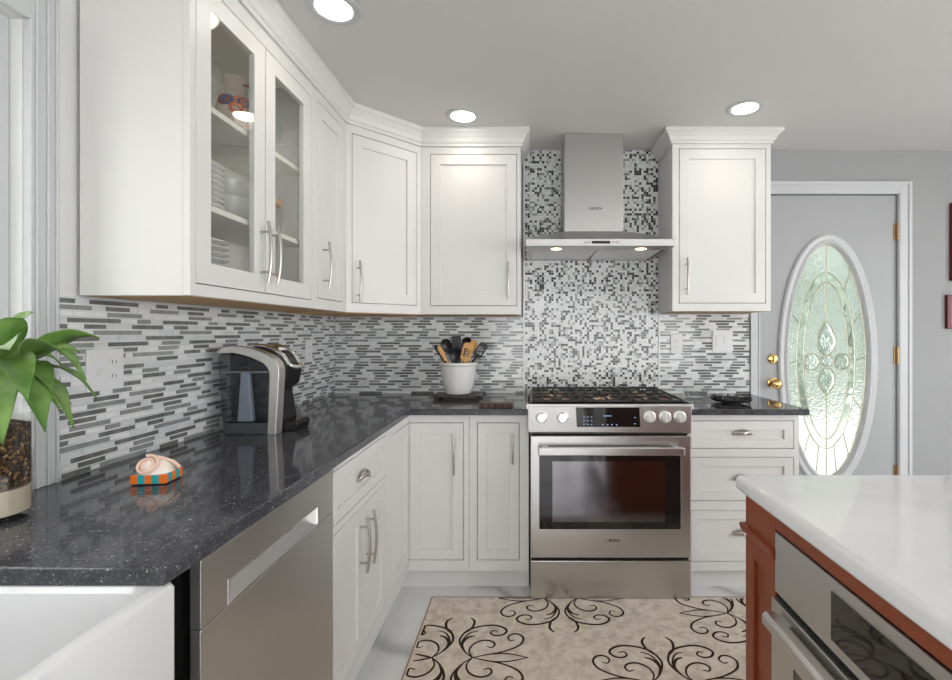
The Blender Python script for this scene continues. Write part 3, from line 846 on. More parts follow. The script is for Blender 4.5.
# burners and grates
for X,Y,r_ in ((.135,.16,.045),(.135,.43,.038),(.385,.30,.055),(.635,.16,.045),(.635,.43,.032)):
    k=MB(); k.lathe([(r_+.03,.0),(r_+.026,.006),(r_-.012,.009)],28,(X,Y,.94),1); k.lathe([(r_-.012,.0),(r_-.012,.006),(r_-.016,.009),(.001,.009)],28,(X,Y,.947),0)
    k.build('burner',[M_iron,M_copper],rg,smooth=True)
for i in range(3):
    xa=.012+i*.248; xb=xa+.244; g=MB(); zt=.963; hh=.010; w_=.010
    g.box(xa,xb,.035,.035+w_,zt-hh-.004,zt-.002).box(xa,xb,.56,.57,zt-hh,zt).box(xa,xa+w_,.035,.57,zt-hh,zt).box(xb-w_,xb,.035,.57,zt-hh,zt)
    g.box(xa,xb,.295,.305,zt-hh,zt)
    xm=(xa+xb)/2
    for yc in ((.17,.43) if i!=1 else (.17,.43)):
        g.box(xm-.005,xm+.005,yc-.13,yc-.03,zt-hh,zt+.003).box(xm-.005,xm+.005,yc+.03,yc+.13,zt-hh,zt+.003)
        g.box(xa,xm-.03,yc-.005,yc+.005,zt-hh,zt+.003).box(xm+.03,xb,yc-.005,yc+.005,zt-hh,zt+.003)
        for sx in (-1,1): g.box(xm+sx*.07-.004,xm+sx*.07+.004,yc-.12,yc+.12,zt-hh,zt)
    for X in (xa,xb-w_):
        for Y in (.035,.56): g.box(X,X+w_,Y,Y+w_,.9405,zt-hh)
    g.build('grate',M_iron,rg,bevel=.0015,bseg=1)

# ================================================================== HOOD
hx=.360; HY=2.40
hd_=empty('range_hood',(hx,HY,1.73),0,'stainless steel chimney range hood above the gas range','range hood')
wH=.38; yb=BW-.0115-HY
b=MB()
b.box(-wH,wH,0,.003,0,.037).box(-wH,-wH+.003,.003,yb,0,.037).box(wH-.003,wH,.003,yb,0,.037)
b.box(-wH,-wH+.02,0,yb,0,.003).box(wH-.02,wH,0,yb,0,.003).box(-wH+.02,wH-.02,0,.115,0,.003).box(-wH+.02,wH-.02,yb-.02,yb,0,.003)
b.build('canopy_rim',M_steel,hd_,bevel=.001)
# pyramid
cw=.168; cy0=2.655-HY
b=MB(); lo=[(-wH,0,.0375),(wH,0,.0375),(wH,yb,.0375),(-wH,yb,.0375)]; hi=[(-cw,cy0,.13),(cw,cy0,.13),(cw,yb,.13),(-cw,yb,.13)]
b.add(lo+hi,[(0,1,5,4),(1,2,6,5),(2,3,7,6),(3,0,4,7),(4,5,6,7),(0,3,2,1)]); b.build('canopy',M_steel,hd_)
b=MB(); b.box(-cw+.002,cw-.002,cy0+.002,yb,.1305,CEIL-1.73-.0015); b.build('chimney',M_steelz,hd_,bevel=.002)
for xa,xb in ((-wH+.021,-.002),(.002,wH-.021)):
    b=MB(); b.box(xa,xb,.116,yb-.021,.006,.012)
    for i in range(9):
        Y=.13+i*(yb-.16)/8.5; b.box(xa+.01,xb-.01,Y,Y+.02,.003,.006)
    b.build('grease_filter',M_steel,hd_)
for X in (.139-hx,.584-hx):
    b=MB().lathe([(.028,-.001),(.028,.002)],24,(X,.085,0)); b.build('hood_lamp',M_hoode,hd_)
    l=bpy.data.lights.new('hood_light','SPOT'); l.energy=1.2; l.color=(1,.75,.5); l.spot_size=math.radians(110); l.spot_blend=.8; l.shadow_soft_size=.02
    o=bpy.data.objects.new('hood_light',l); COL.objects.link(o); o.parent=hd_; o.location=(X,.085,-.006)
b=MB().box(-.045,.048,-.0012,0,.012,.026); cp=b.build('control_strip',M_bglass,hd_)
for i in range(5):
    MB().box(-.085+i*.008,-.081+i*.008,-.0012,0,.014,.024).build('button',M_grey,hd_); MB().box(.055+i*.008,.059+i*.008,-.0012,0,.014,.024).build('button',M_grey,hd_)
text('lettering','BOSCH',.019,M_blackm,((596.5-530)*2.655/472-hx,cy0+.0012,CAMZ-(208.5-332)*2.655/472-1.73),hd_,bold=.0004)
e=MB(); ex=(590.5-530)*2.655/472-hx-.008; ez=CAMZ-(208.5-332)*2.655/472-1.73
e.lathe([(.0068,0),(.0068,-.0008),(.0054,-.0008),(.0054,0)],20,(ex,cy0+.0018,ez),0,'y',cap=False); e.box(ex-.005,ex+.005,cy0+.001,cy0+.0019,ez-.001,ez+.001)
e.build('emblem',M_grey,hd_)

# ================================================================== ISLAND
IX=.565; IYF=1.237
isl=empty('kitchen_island',(IX,IYF,0),-PI/2,'cherry-stained wooden kitchen island cabinet under the white worktop','island')
# local x runs toward camera (-y), local y runs +x ; face plane y=0
IL=1.75; ID=1.15
b=MB()
pW=IYF-1.085
ax0,ax1=pW,pW+.76   # appliance opening
az0,az1=.12,.839
b.grid(0,IL,.09,.8735,.012,.03,[(ax0,ax1,az0,az1)])
b.box(.0,.02,.03,ID,.09,.8735).box(IL-.02,IL,.03,ID,.09,.8735).box(.02,IL-.02,ID-.02,ID,.09,.8735)
b.box(.04,IL-.04,.08,ID-.05,0,.09)
b.build('carcass',M_cherry,isl,bevel=.001)
# end post with recessed panel
p=MB(); p.grid(0,pW-.001,.0,.8735,0,.0118,[(.042,pW-.048,.10,.72)])
p.box(.042,pW-.048,.009,.0118,.10,.72)
p.build('end_post',M_cherry,isl,bevel=.0015)
l=MB(); zl=.766
pr=[(0,zl),(-.006,zl+.004),(-.011,zl+.018),(-.011,zl+.024),(0,zl+.026)]
l.prism([(y,z) for y,z in pr],-.012,pW-.001,'x'); l.box(-.012,0,0,.03,zl,zl+.026)
l.build('ledge_moulding',M_cherryh,isl)
r2=MB().box(pW,IL,.0,.0118,az1,.8735); r2.build('top_rail',M_cherryh,isl,bevel=.001)
for X in (.03,IL-.08): pass
# island worktop
b=[(.545,-.56),(1.85,-.56),(1.85,1.262),(.545,1.262)]
o=slab('worktop',b,.874,.914,M_quartz,'white stone worktop on the cherry wood island at the right',.014,5)
# built-in oven in the island
ov=empty('built_in_oven',(IX,IYF,0),-PI/2,'stainless steel built-in oven set into the side of the cherry island','oven')
a,bb=ax0+.003,ax1-.003
MB().box(a+.01,bb-.01,.032,.58,.135,.83).build('oven_body',M_shadow,ov)
c=MB(); c.box(a,bb,-.004,.03,.700,.836); cpn=c.build('control_panel',M_steely,ov,bevel=.002)
MB().box(a+.205,a+.60,-.006,-.003,.722,.812).build('display',M_bglass,cpn)
c=MB().grid(a,bb,.14,.688,-.012,.028,[(a+.085,bb-.085,.22,.585)]); odr=c.build('oven_door',M_steely,ov,bevel=.002)
MB().box(a+.085,bb-.085,-.009,.02,.22,.585).build('oven_window',M_bglass,odr)
h=MB(); h.prism([(-.042,.640),(-.050,.648),(-.050,.666),(-.042,.674),(-.022,.674),(-.018,.666),(-.018,.648),(-.022,.640)],a+.032,bb-.032,'x')
h.box(a+.05,a+.08,-.022,-.011,.645,.669).box(bb-.08,bb-.05,-.022,-.011,.645,.669)
h.build('handle',M_steely,odr,bevel=.002)
MB().box(a+.005,bb-.005,.0,.03,.6885,.6995).build('vent_gap',M_shadow,ov)

# ================================================================== RUG
rug=MB(); RX0,RX1,RY0,RY1=-.472,1.25,1.262,2.286
rug.box(RX0,RX1,RY0,RY1,0.0005,.009,0)
for bx in ((RX0-.004,RX0+.001,RY0,RY1),(RX1-.001,RX1+.004,RY0,RY1),(RX0-.004,RX1+.004,RY0-.004,RY0+.001),(RX0-.004,RX1+.004,RY1-.001,RY1+.004)):
    rug.box(*bx,0.0005,.0095,2)
def cr(pts,n=7):
    out=[]; Q=[pts[0]]+list(pts)+[pts[-1]]
    for i in range(1,len(Q)-2):
        for k in range(n):
            t=k/n; p0,p1,p2,p3=Q[i-1],Q[i],Q[i+1],Q[i+2]
            out.append(tuple(.5*((2*p1[d])+(-p0[d]+p2[d])*t+(2*p0[d]-5*p1[d]+4*p2[d]-p3[d])*t*t+(-p0[d]+3*p1[d]-3*p2[d]+p3[d])*t**3) for d in (0,1)))
    out.append(tuple(pts[-1])); return out
strokes=[([(.08,0),(.045,.035),(.02,.08),(.015,.12),(.04,.17),(.09,.197),(.15,.205),(.19,.19),(.207,.165),(.19,.14),(.16,.135),(.14,.15),(.15,.168),(.17,.163)],.0085),
 ([(.028,.15),(.052,.18),(.062,.215),(.058,.24),(.042,.258)],.009),
 ([(.08,0),(.13,.015),(.2,.035),(.26,.07),(.28,.11),(.265,.14),(.235,.145),(.215,.125),(.225,.103),(.245,.108)],.0075),
 ([(.08,0),(.062,.04),(.075,.08),(.11,.103),(.145,.10),(.162,.08),(.152,.06),(.130,.066)],.0075),
 ([(.08,0),(.15,.020),(.22,.022),(.30,0)],.006),
 ([(.045,.035),(.028,.08),(.045,.12),(.075,.135)],.009),([(.03,.06),(.026,.1),(.05,.15),(.085,.165)],.006)]
def ribbon(mb,pts,w,z):
    pts=[p for p in pts if RX0+.01<p[0]<RX1-.01 and RY0+.01<p[1]<RY1-.006]
    if len(pts)<3: return
    n=len(pts); vs=[]
    for i,p in enumerate(pts):
        a=Vector(pts[max(i-1,0)]);b=Vector(pts[min(i+1,n-1)]); d=b-a
        if d.length<1e-7: d=Vector((1,0))
        d.normalize(); nn=Vector((-d.y,d.x)); f=w*1.12/2*(.55+.6*math.sin(PI*(i+1)/(n+1)))
        for s in (1,-1): vs.append((p[0]+nn.x*f*s,p[1]+nn.y*f*s,z))
    mb.add(vs,[(2*i,2*i+2,2*i+3,2*i+1) for i in range(n-1)],1)
zr=.0093
for (mx,my) in ((-.307,1.861),(.1475,2.276),(.5256,1.727),(.98,2.155),(.1,1.30),(.95,1.45)):
    for su in (1,-1):
        for sv in (1,-1):
            for st,w_ in strokes:
                P_=cr(st); ribbon(rug,[(mx+su*p[0],my+sv*p[1]) for p in P_],w_,zr); zr+=.0000015
tag(rug.build('area_rug',[M_rug,M_rugd,M_rugb]),'beige area rug with dark brown scroll pattern on the floor before the range','rug')

# ================================================================== DOWNLIGHTS
for i,(x,y) in enumerate(CANS):
    lab={0:'round recessed ceiling light nearest the glass-door cabinet, at the top of the view',1:'round recessed ceiling light in front of the corner wall cabinets',2:'round recessed ceiling light in front of the right wall cabinet'}.get(i)
    f=empty('downlight',(x,y,CEIL),0,lab or 'round recessed ceiling light behind the viewpoint','ceiling light','recessed ceiling lights')
    MB().lathe([(.058,-.0005),(.066,-.006),(.082,-.007),(.090,-.003),(.090,-.0002)],40,cap=False).build('trim_ring',M_trim,f,smooth=True)
    MB().lathe([(.060,-.0045),(.060,-.0005)],40).build('lens',M_lampe,f)
    l=bpy.data.lights.new('downlight_lamp','SPOT'); l.energy=CAN_W; l.color=(1,.90,.78); l.spot_size=math.radians(150); l.spot_blend=.9; l.shadow_soft_size=.055
    o=bpy.data.objects.new('downlight_lamp',l); COL.objects.link(o); o.parent=f; o.location=(0,0,-.012)

# ================================================================== OUTLETS
def plate(name,loc,rz,w,h,kind,label):
    e=empty(name,loc,rz,label,'wall outlet' if 'outlet' in name else 'switch')
    MB().box(-w/2,w/2,-.005,0,-h/2,h/2).build('cover_plate',M_plast,e,bevel=.0015)
    n=max(1,round(w/.055)) if w>.08 else 1
    xs=[0] if n==1 else [-.023,.023]
    for i,X in enumerate(xs):
        k=kind[i]
        if k=='s': 
            MB().box(X-.005,X+.005,-.016,-.005,-.012,.002).build('toggle',M_plast,e,bevel=.001)
        elif k=='o':
            for Z in (.02,-.02):
                o=MB().box(X-.016,X+.016,-.0075,-.005,Z-.013,Z+.013).build('socket',M_plast,e,bevel=.001)
                MB().box(X-.007,X-.005,-.0078,-.0074,Z-.004,Z+.006).box(X+.005,X+.007,-.0078,-.0074,Z-.004,Z+.005).build('slot',M_blackm,o)
        else:
            MB().box(X-.017,X+.017,-.0075,-.005,-.034,.034).build('rocker',M_plast,e,bevel=.001)
    return e
plate('outlet_plate',(LW+.0108,1.33,1.187),PI/2,.116,.116,'so','white double wall plate with toggle switch and sockets on the tiles above the peace lily')
plate('outlet_plate',(LW+.0108,2.555,1.19),PI/2,.072,.115,'o','white single socket plate on the left tiles beyond the coffee maker')
plate('outlet_plate',((676.5-530)*.00615,BW-.0108,CAMZ-(344-332)*.00615),0,.072,.118,'o','white single wall plate nearest the range on the right tiles')
plate('switch_plate',((722.5-530)*.00615,BW-.0108,CAMZ-(341-332)*.00615),0,.125,.135,'rr','white double switch plate on the right tiles nearest the entry door')

# ================================================================== PICTURE FRAMES
for (z0_,z1_,x_,lab) in ((CAMZ-(281-332)*.00617,CAMZ-(203.5-332)*.00617,2.588,'dark red framed picture on the far right wall, upper one'),(1.313,1.522,2.560,'dark red framed picture on the far right wall, lower smaller one')):
    e=empty('picture_frame',(x_,BW,z0_),0,lab,'picture','red picture frames')
    w_=.36 if z1_-z0_>.3 else .30; h_=z1_-z0_
    MB().grid(0,w_,0,h_,-.022,-.0005,[(.028,w_-.028,.028,h_-.028)]).build('frame',M_red,e,bevel=.003)
    MB().box(.027,w_-.027,-.008,-.004,.027,h_-.027).build('print',M_paperw,e)
    MB().box(.07,w_-.07,-.009,-.0081,.05,h_-.05).build('motif',M_green,e)

# ================================================================== COFFEE MAKER
km=empty('coffee_maker',(-1.04,1.87,.914),0,'black and silver single-cup coffee maker with side water tank, on the left worktop','coffee maker')
def kx(X): return X+1.04
def kz(z): return z-.914
YF=-.13
# black body
body=[(-1.125,.914),(-.945,.914),(-.945,.955),(-.965,1.07),(-.935,1.09),(-.925,1.145),(-.933,1.175),(-.965,1.212),(-1.02,1.236),(-1.10,1.236),(-1.14,1.222),(-1.135,1.0)]
MB().prism([(kx(a),kz(b)) for a,b in body],-.085,.05,'y').build('housing',M_black,km,bevel=.008,bseg=3)
tray=[(-.95,.914),(-.892,.914),(-.882,.945),(-.892,.955),(-.95,.955)]
MB().prism([(kx(a),kz(b)) for a,b in tray],-.075,.03,'y').build('drip_tray',M_black,km,bevel=.006,bseg=3)
# tank: transparent shell
tank=[(-1.135,.958),(-.966,.958),(-.958,1.150),(-.985,1.178),(-1.035,1.200),(-1.10,1.212),(-1.148,1.212),(-1.152,1.19)]
MB().prism([(kx(a),kz(b)) for a,b in tank],YF,-.092,'y').build('water_tank',M_smoke,km,bevel=.004)
MB().prism([(kx(a),kz(b)) for a,b in [(-1.13,.9145),(-.967,.9145),(-.966,.957),(-1.134,.957)]],YF+.001,-.087,'y').build('tank_base',mat('dark_grey_plastic',(.07,.075,.085),.25),km,bevel=.004)
MB().prism([(kx(a),kz(b)) for a,b in [(-1.088,.96),(-1.03,.96),(-1.045,1.145),(-1.075,1.145)]],-.118,-.096,'y').build('tank_filter',mat('pale_blue_plastic',(.46,.48,.52),.2),km,bevel=.004)
MB().prism([(kx(a),kz(b)) for a,b in [(-1.14,1.142),(-.965,1.142),(-.965,1.147),(-1.14,1.147)]],YF-.001,-.092,'y').build('water_line',mat('grey_plastic_line',(.2,.21,.23),.3),km)
# silver band
outer=[(-1.153,1.222),(-1.13,1.237),(-1.09,1.242),(-1.04,1.236),(-1.0,1.224),(-.96,1.206),(-.935,1.186),(-.924,1.162),(-.923,1.14),(-.936,.9145)]
inner=[(-.966,.9145),(-.957,1.14),(-.962,1.157),(-.982,1.178),(-1.03,1.201),(-1.09,1.216),(-1.15,1.214)]
band=MB(); pts=[(kx(a),kz(b)) for a,b in outer+inner]
no=len(outer); ni=len(inner)
# resample to matching strips
def resamp(pl,n):
    L=[0]
    for i in range(1,len(pl)): L.append(L[-1]+math.dist(pl[i],pl[i-1]))
    out=[]
    for k in range(n):
        t=L[-1]*k/(n-1); i=1
        while i<len(pl)-1 and L[i]<t: i+=1
        f=(t-L[i-1])/max(L[i]-L[i-1],1e-9); out.append((pl[i-1][0]+(pl[i][0]-pl[i-1][0])*f,pl[i-1][1]+(pl[i][1]-pl[i-1][1])*f))
    return out
nO=24; O=resamp([(kx(a),kz(b)) for a,b in outer],nO); I=resamp([(kx(a),kz(b)) for a,b in inner[::-1]],nO)
vs=[]
for y in (YF-.004,-.088):
    vs+=[(p[0],y,p[1]) for p in O]+[(p[0],y,p[1]) for p in I]
fs=[]
for k in range(nO-1):
    fs+=[(k,k+1,nO+k+1,nO+k),(2*nO+k,3*nO+k,3*nO+k+1,2*nO+k+1),(k,2*nO+k,2*nO+k+1,k+1),(nO+k,nO+k+1,3*nO+k+1,3*nO+k)]
fs+=[(0,nO,3*nO,2*nO),(nO-1,3*nO-1,4*nO-1,2*nO-1)]
band.add(vs,fs).build('silver_band',mat('silver_plastic',(.62,.61,.58),.28,.7),km,bevel=.002)
# chrome lift handle over the head
hn=MB()
def arc(y): return [(kx(a),y,kz(b)) for a,b in [(-1.06,1.240),(-1.02,1.238),(-.985,1.226),(-.95,1.200),(-.93,1.165)]]
hn.tube(arc(-.05),.0095,10); hn.tube(arc(.035),.0095,10); hn.tube([(kx(-.93),-.05,kz(1.165)),(kx(-.918),-.035,kz(1.157)),(kx(-.914),-.008,kz(1.154)),(kx(-.918),.02,kz(1.157)),(kx(-.93),.035,kz(1.165))],.0095,10)
hn.build('lift_handle',M_chrome,km,smooth=True)
MB().lathe([(.028,0),(.026,.01),(.001,.012)],20,(kx(-.985),-.01,kz(1.222))).build('top_cap',M_chrome,km,smooth=True)

# ================================================================== CERAMIC SPONGE DISH
cd=empty('ceramic_box',(-.948,1.20,.914),math.radians(6),'small orange and teal ceramic box with a cream spiral shell lid, on the left worktop','ornament')
b=MB(); wx,wy,h_=.041,.034,.025
nseg=5; segx=2*wx/nseg
cols=[0,2,0,2,0]
for i in range(nseg):
    for ys in ((-wy,-wy+.012),(wy-.012,wy)):
        b.box(-wx+i*segx,-wx+(i+1)*segx,ys[0],ys[1],0.003,h_,(i%2) if i%2==0 else 1)
for j in range(3):
    y0=-wy+.012+j*(2*wy-.024)/3; y1=y0+(2*wy-.024)/3
    for xs in ((-wx,-wx+.012),(wx-.012,wx)): b.box(xs[0],xs[1],y0,y1,.003,h_,(j+1)%2)
b.box(-wx+.012,wx-.012,-wy+.012,wy-.012,.003,h_-.004,3)
b.box(-wx+.003,wx-.003,-wy+.003,wy-.003,0,.003,4)
b.build('base',[M_orange,M_teal,M_tealp,M_peach,M_blackm],cd,bevel=.003)
b=MB(); vs=[];fs=[]
nu,nv=24,8
for j in range(nv+1):
    ph=PI/2*j/nv
    for i in range(nu):
        a=2*PI*i/nu; vs.append((.039*math.cos(a)*math.cos(ph),.034*math.sin(a)*math.cos(ph),h_+.036*math.sin(ph)*(1+.12*math.cos(3*a))))
for j in range(nv):
    for i in range(nu): fs.append((j*nu+i,j*nu+(i+1)%nu,(j+1)*nu+(i+1)%nu,(j+1)*nu+i))
fs.append(tuple(range(nu-1,-1,-1)))
b.add(vs,fs); ld=b.build('shell_lid',M_cream,cd,smooth=True)
sp_=[];
for i in range(60):
    t=i/59; a=t*4.6*PI; r_=.004+.021*t
    x=-.010+r_*math.cos(a)*1.1; u=r_*math.sin(a)
    y=-.022+u*.55; z=h_+.022+u*.85
    sp_.append((x,y,z))
MB().tube(sp_,.0042,8).build('spiral',M_peach,ld,smooth=True)
MB().tube([(.0,-.005,h_+.034),(.02,-.004,h_+.033),(.038,0,h_+.024),(.05,.006,h_+.008)],.0045,8).build('ridge',M_peach,ld,smooth=True)

# ================================================================== PEACE LILY IN GLASS VASE
VX,VY=-1.098,.955
pl=empty('potted_peace_lily',(VX,VY,.914),0,'green peace lily growing in a clear glass cylinder of sand and roots by the window','plant')
RV=.066; HV=.215
v=MB(); v.lathe([(.001,.0),(RV-.004,.0),(RV,.004),(RV,HV),(RV-.003,HV),(RV-.003,.012),(.001,.012)],40,cap=False); v.build('glass_vase',M_vase,pl,smooth=True)
s=MB(); vs=[];fs=[]
s.lathe([(RV-.0045,.0125),(RV-.0045,.062),(.001,.066)],36); s.build('sand_layer',M_sand,pl,smooth=True)
s=MB(); s.lathe([(RV-.0045,.066),(RV-.0045,.188),(.04,.196),(.001,.2)],36); s.build('root_mass',M_roots,pl,smooth=True)
rnd=random.Random(4)
s=MB()
for i in range(16):
    a=rnd.uniform(0,2*PI); r_=RV-.0062; z=.185; pts=[]
    while z>.07:
        pts.append(((r_-.0005)*math.cos(a),(r_-.0005)*math.sin(a),z)); z-=.012; a+=rnd.uniform(-.18,.18)
    s.tube(pts,.0017,5)
s.build('roots',mat('pale_roots',(.36,.25,.13),.7),pl)
def leaf(tip, w, droop, base=(0,0,.2), bend=.0, twist=0):
    # leaf blade from a stem: base -> tip
    b0=Vector(base); t=Vector(tip); mid=(b0+t)/2+Vector((0,0,droop))
    n=16; spine=[]
    for i in range(n+1):
        u=i/n; spine.append((1-u)**2*b0+2*u*(1-u)*mid+u*u*t)
    start=int(n*.38)
    st=MB(); st.tube(spine[:start+1],.0028,6); st.build('stem',M_stem,pl,smooth=True)
    vs=[];fs=[]; bl=spine[start:]; m_=len(bl)
    for i,p in enumerate(bl):
        u=i/(m_-1); d=(bl[min(i+1,m_-1)]-bl[max(i-1,0)]).normalized()
        side=d.cross(Vector((0,0,1)))
        if side.length<.05: side=Vector((1,0,0))
        side.normalize(); side=(Matrix.Rotation(twist,3,d)@side)
        nn=side.cross(d).normalized()
        wd=w*(math.sin(PI*min(1,(u**.75)*.98+.02))**.9)*(1-.25*u)*1.15
        for j in range(-3,4):
            q=j/3; vs.append(p+side*(wd*q)+nn*(abs(q)**1.3*wd*.32)+nn*(.0015*math.sin(i*1.7+j)))
    for i in range(m_-1):
        for j in range(6): fs.append((i*7+j,i*7+j+1,(i+1)*7+j+1,(i+1)*7+j))
    o=MB().add(vs,fs).build('leaf',M_leaf,pl,smooth=True,subsurf=1)
    sd=o.modifiers.new('s','SOLIDIFY'); sd.thickness=.0008
def lp(px,py,D):
    p=P(px,py,D); return (p.x-VX,p.y-VY,p.z-.914)
leaf(lp(33,312,.98),.028,.10,twist=.7)
leaf(lp(100,338,1.02),.026,.12,twist=-.5)
leaf(lp(86,380,.93),.030,.20,twist=-.4)
leaf(lp(97,398,1.0),.022,.17,twist=-.2)
leaf(lp(74,428,.90),.032,.19,twist=-.5)
leaf(lp(45,432,.86),.040,.24,twist=-.2)
leaf(lp(10,350,.82),.034,.12,twist=.5)
leaf(lp(3,445,.84),.036,.25,twist=.3)
leaf(lp(-10,330,.95),.034,.12,twist=.2)
leaf(lp(18,335,1.05),.034,.08,twist=.9)
leaf(lp(62,365,1.05),.024,.13,twist=.3)
leaf(lp(50,395,.97),.022,.16,twist=.9)
leaf(lp(-40,400,.9),.036,.2)
leaf(lp(-30,360,1.05),.034,.15)
leaf(lp(22,318,.93),.026,.10,twist=-.3)
leaf(lp(80,352,.98),.02,.11,twist=.4)
leaf(lp(60,412,1.04),.02,.17,twist=-.6)
leaf(lp(28,402,.84),.03,.20,twist=.1)
leaf(lp(40,420,1.0),.012,.14,twist=.5)

# ================================================================== UTENSIL CROCK
TX,TY=(458.5-530)*2.70/472,2.70
tr=empty('trivet',(TX,TY+.01,.914),0,'dark low tray under the white utensil crock','trivet')
b=MB(); b.box(-.135,.135,-.078,.07,.012,.0262); b.build('top',M_brown,tr,bevel=.005,bseg=3)
for X in (-.115,.115): MB().box(X-.012,X+.012,-.07,.06,0,.012).build('foot',M_blackm,tr)
ck=empty('utensil_crock',(TX,TY,.9405),0,'cream white stoneware crock full of cooking utensils in the back corner','crock')
b=MB(); b.lathe([(.001,0),(.062,0),(.072,.006),(.088,.05),(.098,.12),(.101,.160),(.108,.164),(.111,.172),(.108,.180),(.101,.180),(.097,.172),(.092,.12),(.08,.05),(.06,.012),(.001,.01)],48,cap=False)
b.build('pot',M_crock,ck,smooth=True)
CKZ=.9405
def utensil(name,px,py,D,kind,m,label,base,hw=.022,hl=.07,mh=None,tw=0):
    # base: (x,y) inside pot bottom ; tip pixel gives the head top
    tip=P(px,py,D+.10); b0=Vector((TX+base[0],TY+base[1],CKZ+.02)); d=(tip-b0).normalized(); L=(tip-b0).length
    hw*=1.3; hl*=1.15
    e=empty(name,b0,0,label,'utensil','cooking utensils in the crock'); e.rotation_mode='QUATERNION'; e.rotation_quaternion=d.to_track_quat('Z','Y')
    q=d.to_track_quat('Z','Y'); 
    # rotate about own axis so the head's width faces the viewer
    ex=q@Vector((1,0,0)); ang=math.atan2((q@Vector((0,1,0))).x, ex.x); e.rotation_quaternion=q@Matrix.Rotation(-(-ang)+tw,4,'Z').to_quaternion()
    s=MB(); s.tube([(0,0,0),(0,0,L-hl*.9)],.005,8); s.build('shaft',mh or m,e,smooth=True)
    h=MB(); 
    if kind=='spoon':
        n=20; pts=[(hw*math.sin(2*PI*k/n)*(1-.12*math.cos(2*PI*k/n)),-hl/2*math.cos(2*PI*k/n)+L-hl/2) for k in range(n)]
        vs=[(p[0],-.002,p[1]) for p in pts]+[(p[0],.002,p[1]) for p in pts]+[(p[0]*.5,.010,(p[1]-L+hl/2)*.5+L-hl/2) for p in pts]+[(p[0]*.5,.007,(p[1]-L+hl/2)*.5+L-hl/2) for p in pts]
        fs=[(k,(k+1)%n,n+(k+1)%n,n+k) for k in range(n)]+[(n+k,n+(k+1)%n,2*n+(k+1)%n,2*n+k) for k in range(n)]+[(k,3*n+k,3*n+(k+1)%n,(k+1)%n) for k in range(n)]+[tuple(range(2*n,3*n)),tuple(range(3*n,4*n))]
        h.add(vs,fs)
    elif kind=='slotted':
        h.grid(-hw,hw,L-hl,L,-.002,.002,[(-hw*.62,-hw*.32,L-hl*.8,L-hl*.25),(-hw*.14,hw*.14,L-hl*.8,L-hl*.2),(hw*.32,hw*.62,L-hl*.8,L-hl*.25)])
        h.prism([(-hw,L),(-hw*.6,L+.012),(hw*.6,L+.012),(hw,L)],-.002,.002,'y'); h.prism([(-hw,L-hl),(hw,L-hl),(.005,L-hl-.015),(-.005,L-hl-.015)],-.002,.002,'y')
    elif kind=='spatula':
        h.prism([(-hw*.8,L-hl),(hw*.8,L-hl),(hw,L-.006),(hw*.8,L),(-hw*.8,L),(-hw,L-.006)],-.0025,.0025,'y')
    elif kind=='handle':
        h.prism([(-.008,L-hl),(.008,L-hl),(.012,L-.02),(.009,L-.004),(0,L),(-.009,L-.004),(-.012,L-.02)],-.007,.007,'y')
    h.build('handle_end' if kind=='handle' else 'head',m,e,smooth=(kind=='spoon'),bevel=0 if kind=='spoon' else .0015)
    return e
utensil('spatula',435,345,2.58,'handle',M_black,'black utensil handle leaning furthest left in the crock',(.02,-.01),hl=.09)
utensil('wooden_spoon',438.5,346,2.55,'handle',M_woodsp,'slim tan wooden handle leaning left in the crock',(.03,-.04),hl=.08)
utensil('serving_spoon',444,339,2.60,'spoon',M_black,'black serving spoon left of centre in the crock',(.02,.02),.024,.075)
utensil('spatula',456,336,2.60,'spatula',M_black,'tall black spatula at the centre of the crock',(.0,.0),.022,.085)
utensil('cooking_spoon',454,348,2.545,'spoon',M_black,'low wide black spoon at the front centre of the crock',(.0,-.03),.026,.07)
utensil('slotted_turner',461,345,2.57,'slotted',M_black,'small black slotted turner right of centre in the crock',(-.005,-.02),.015,.06)
utensil('ladle',467.5,337,2.63,'spoon',M_black,'black ladle standing behind the wooden utensils in the crock',(.0,.03),.022,.065)
utensil('slotted_wooden_spatula',469,345,2.56,'slotted',M_woodsp,'tan wooden slotted spatula in the crock',(-.01,-.03),.022,.075)
utensil('wooden_spoon',475,340,2.60,'spoon',M_woodsp,'tan wooden spoon between spatula and slotted spoon in the crock',(-.02,.01),.018,.07)
utensil('slotted_spoon',484,345,2.59,'slotted',M_black,'black slotted spoon leaning furthest right in the crock',(-.03,0),.02,.065)

# spoon rest on left worktop near the range
e=empty('spoon_rest',((496-530)*2.40/472,2.405,.914),0,'low brown ceramic spoon rest on the worktop beside the range','spoon rest')
b=MB(); pts=[(-.083+.166*i/24,-.036+.005*math.sin(i*1.3)) for i in range(25)]+[(.083-.166*i/24,.036+.005*math.sin(i*1.1)) for i in range(25)]
b.prism(pts,0,.008); b.prism([(p[0]*1.02,p[1]*1.05) for p in pts],.008,.022); b.build('dish',mat('brown_glazed_clay',(.10,.05,.04),.35,coat=.2),e,bevel=.002)

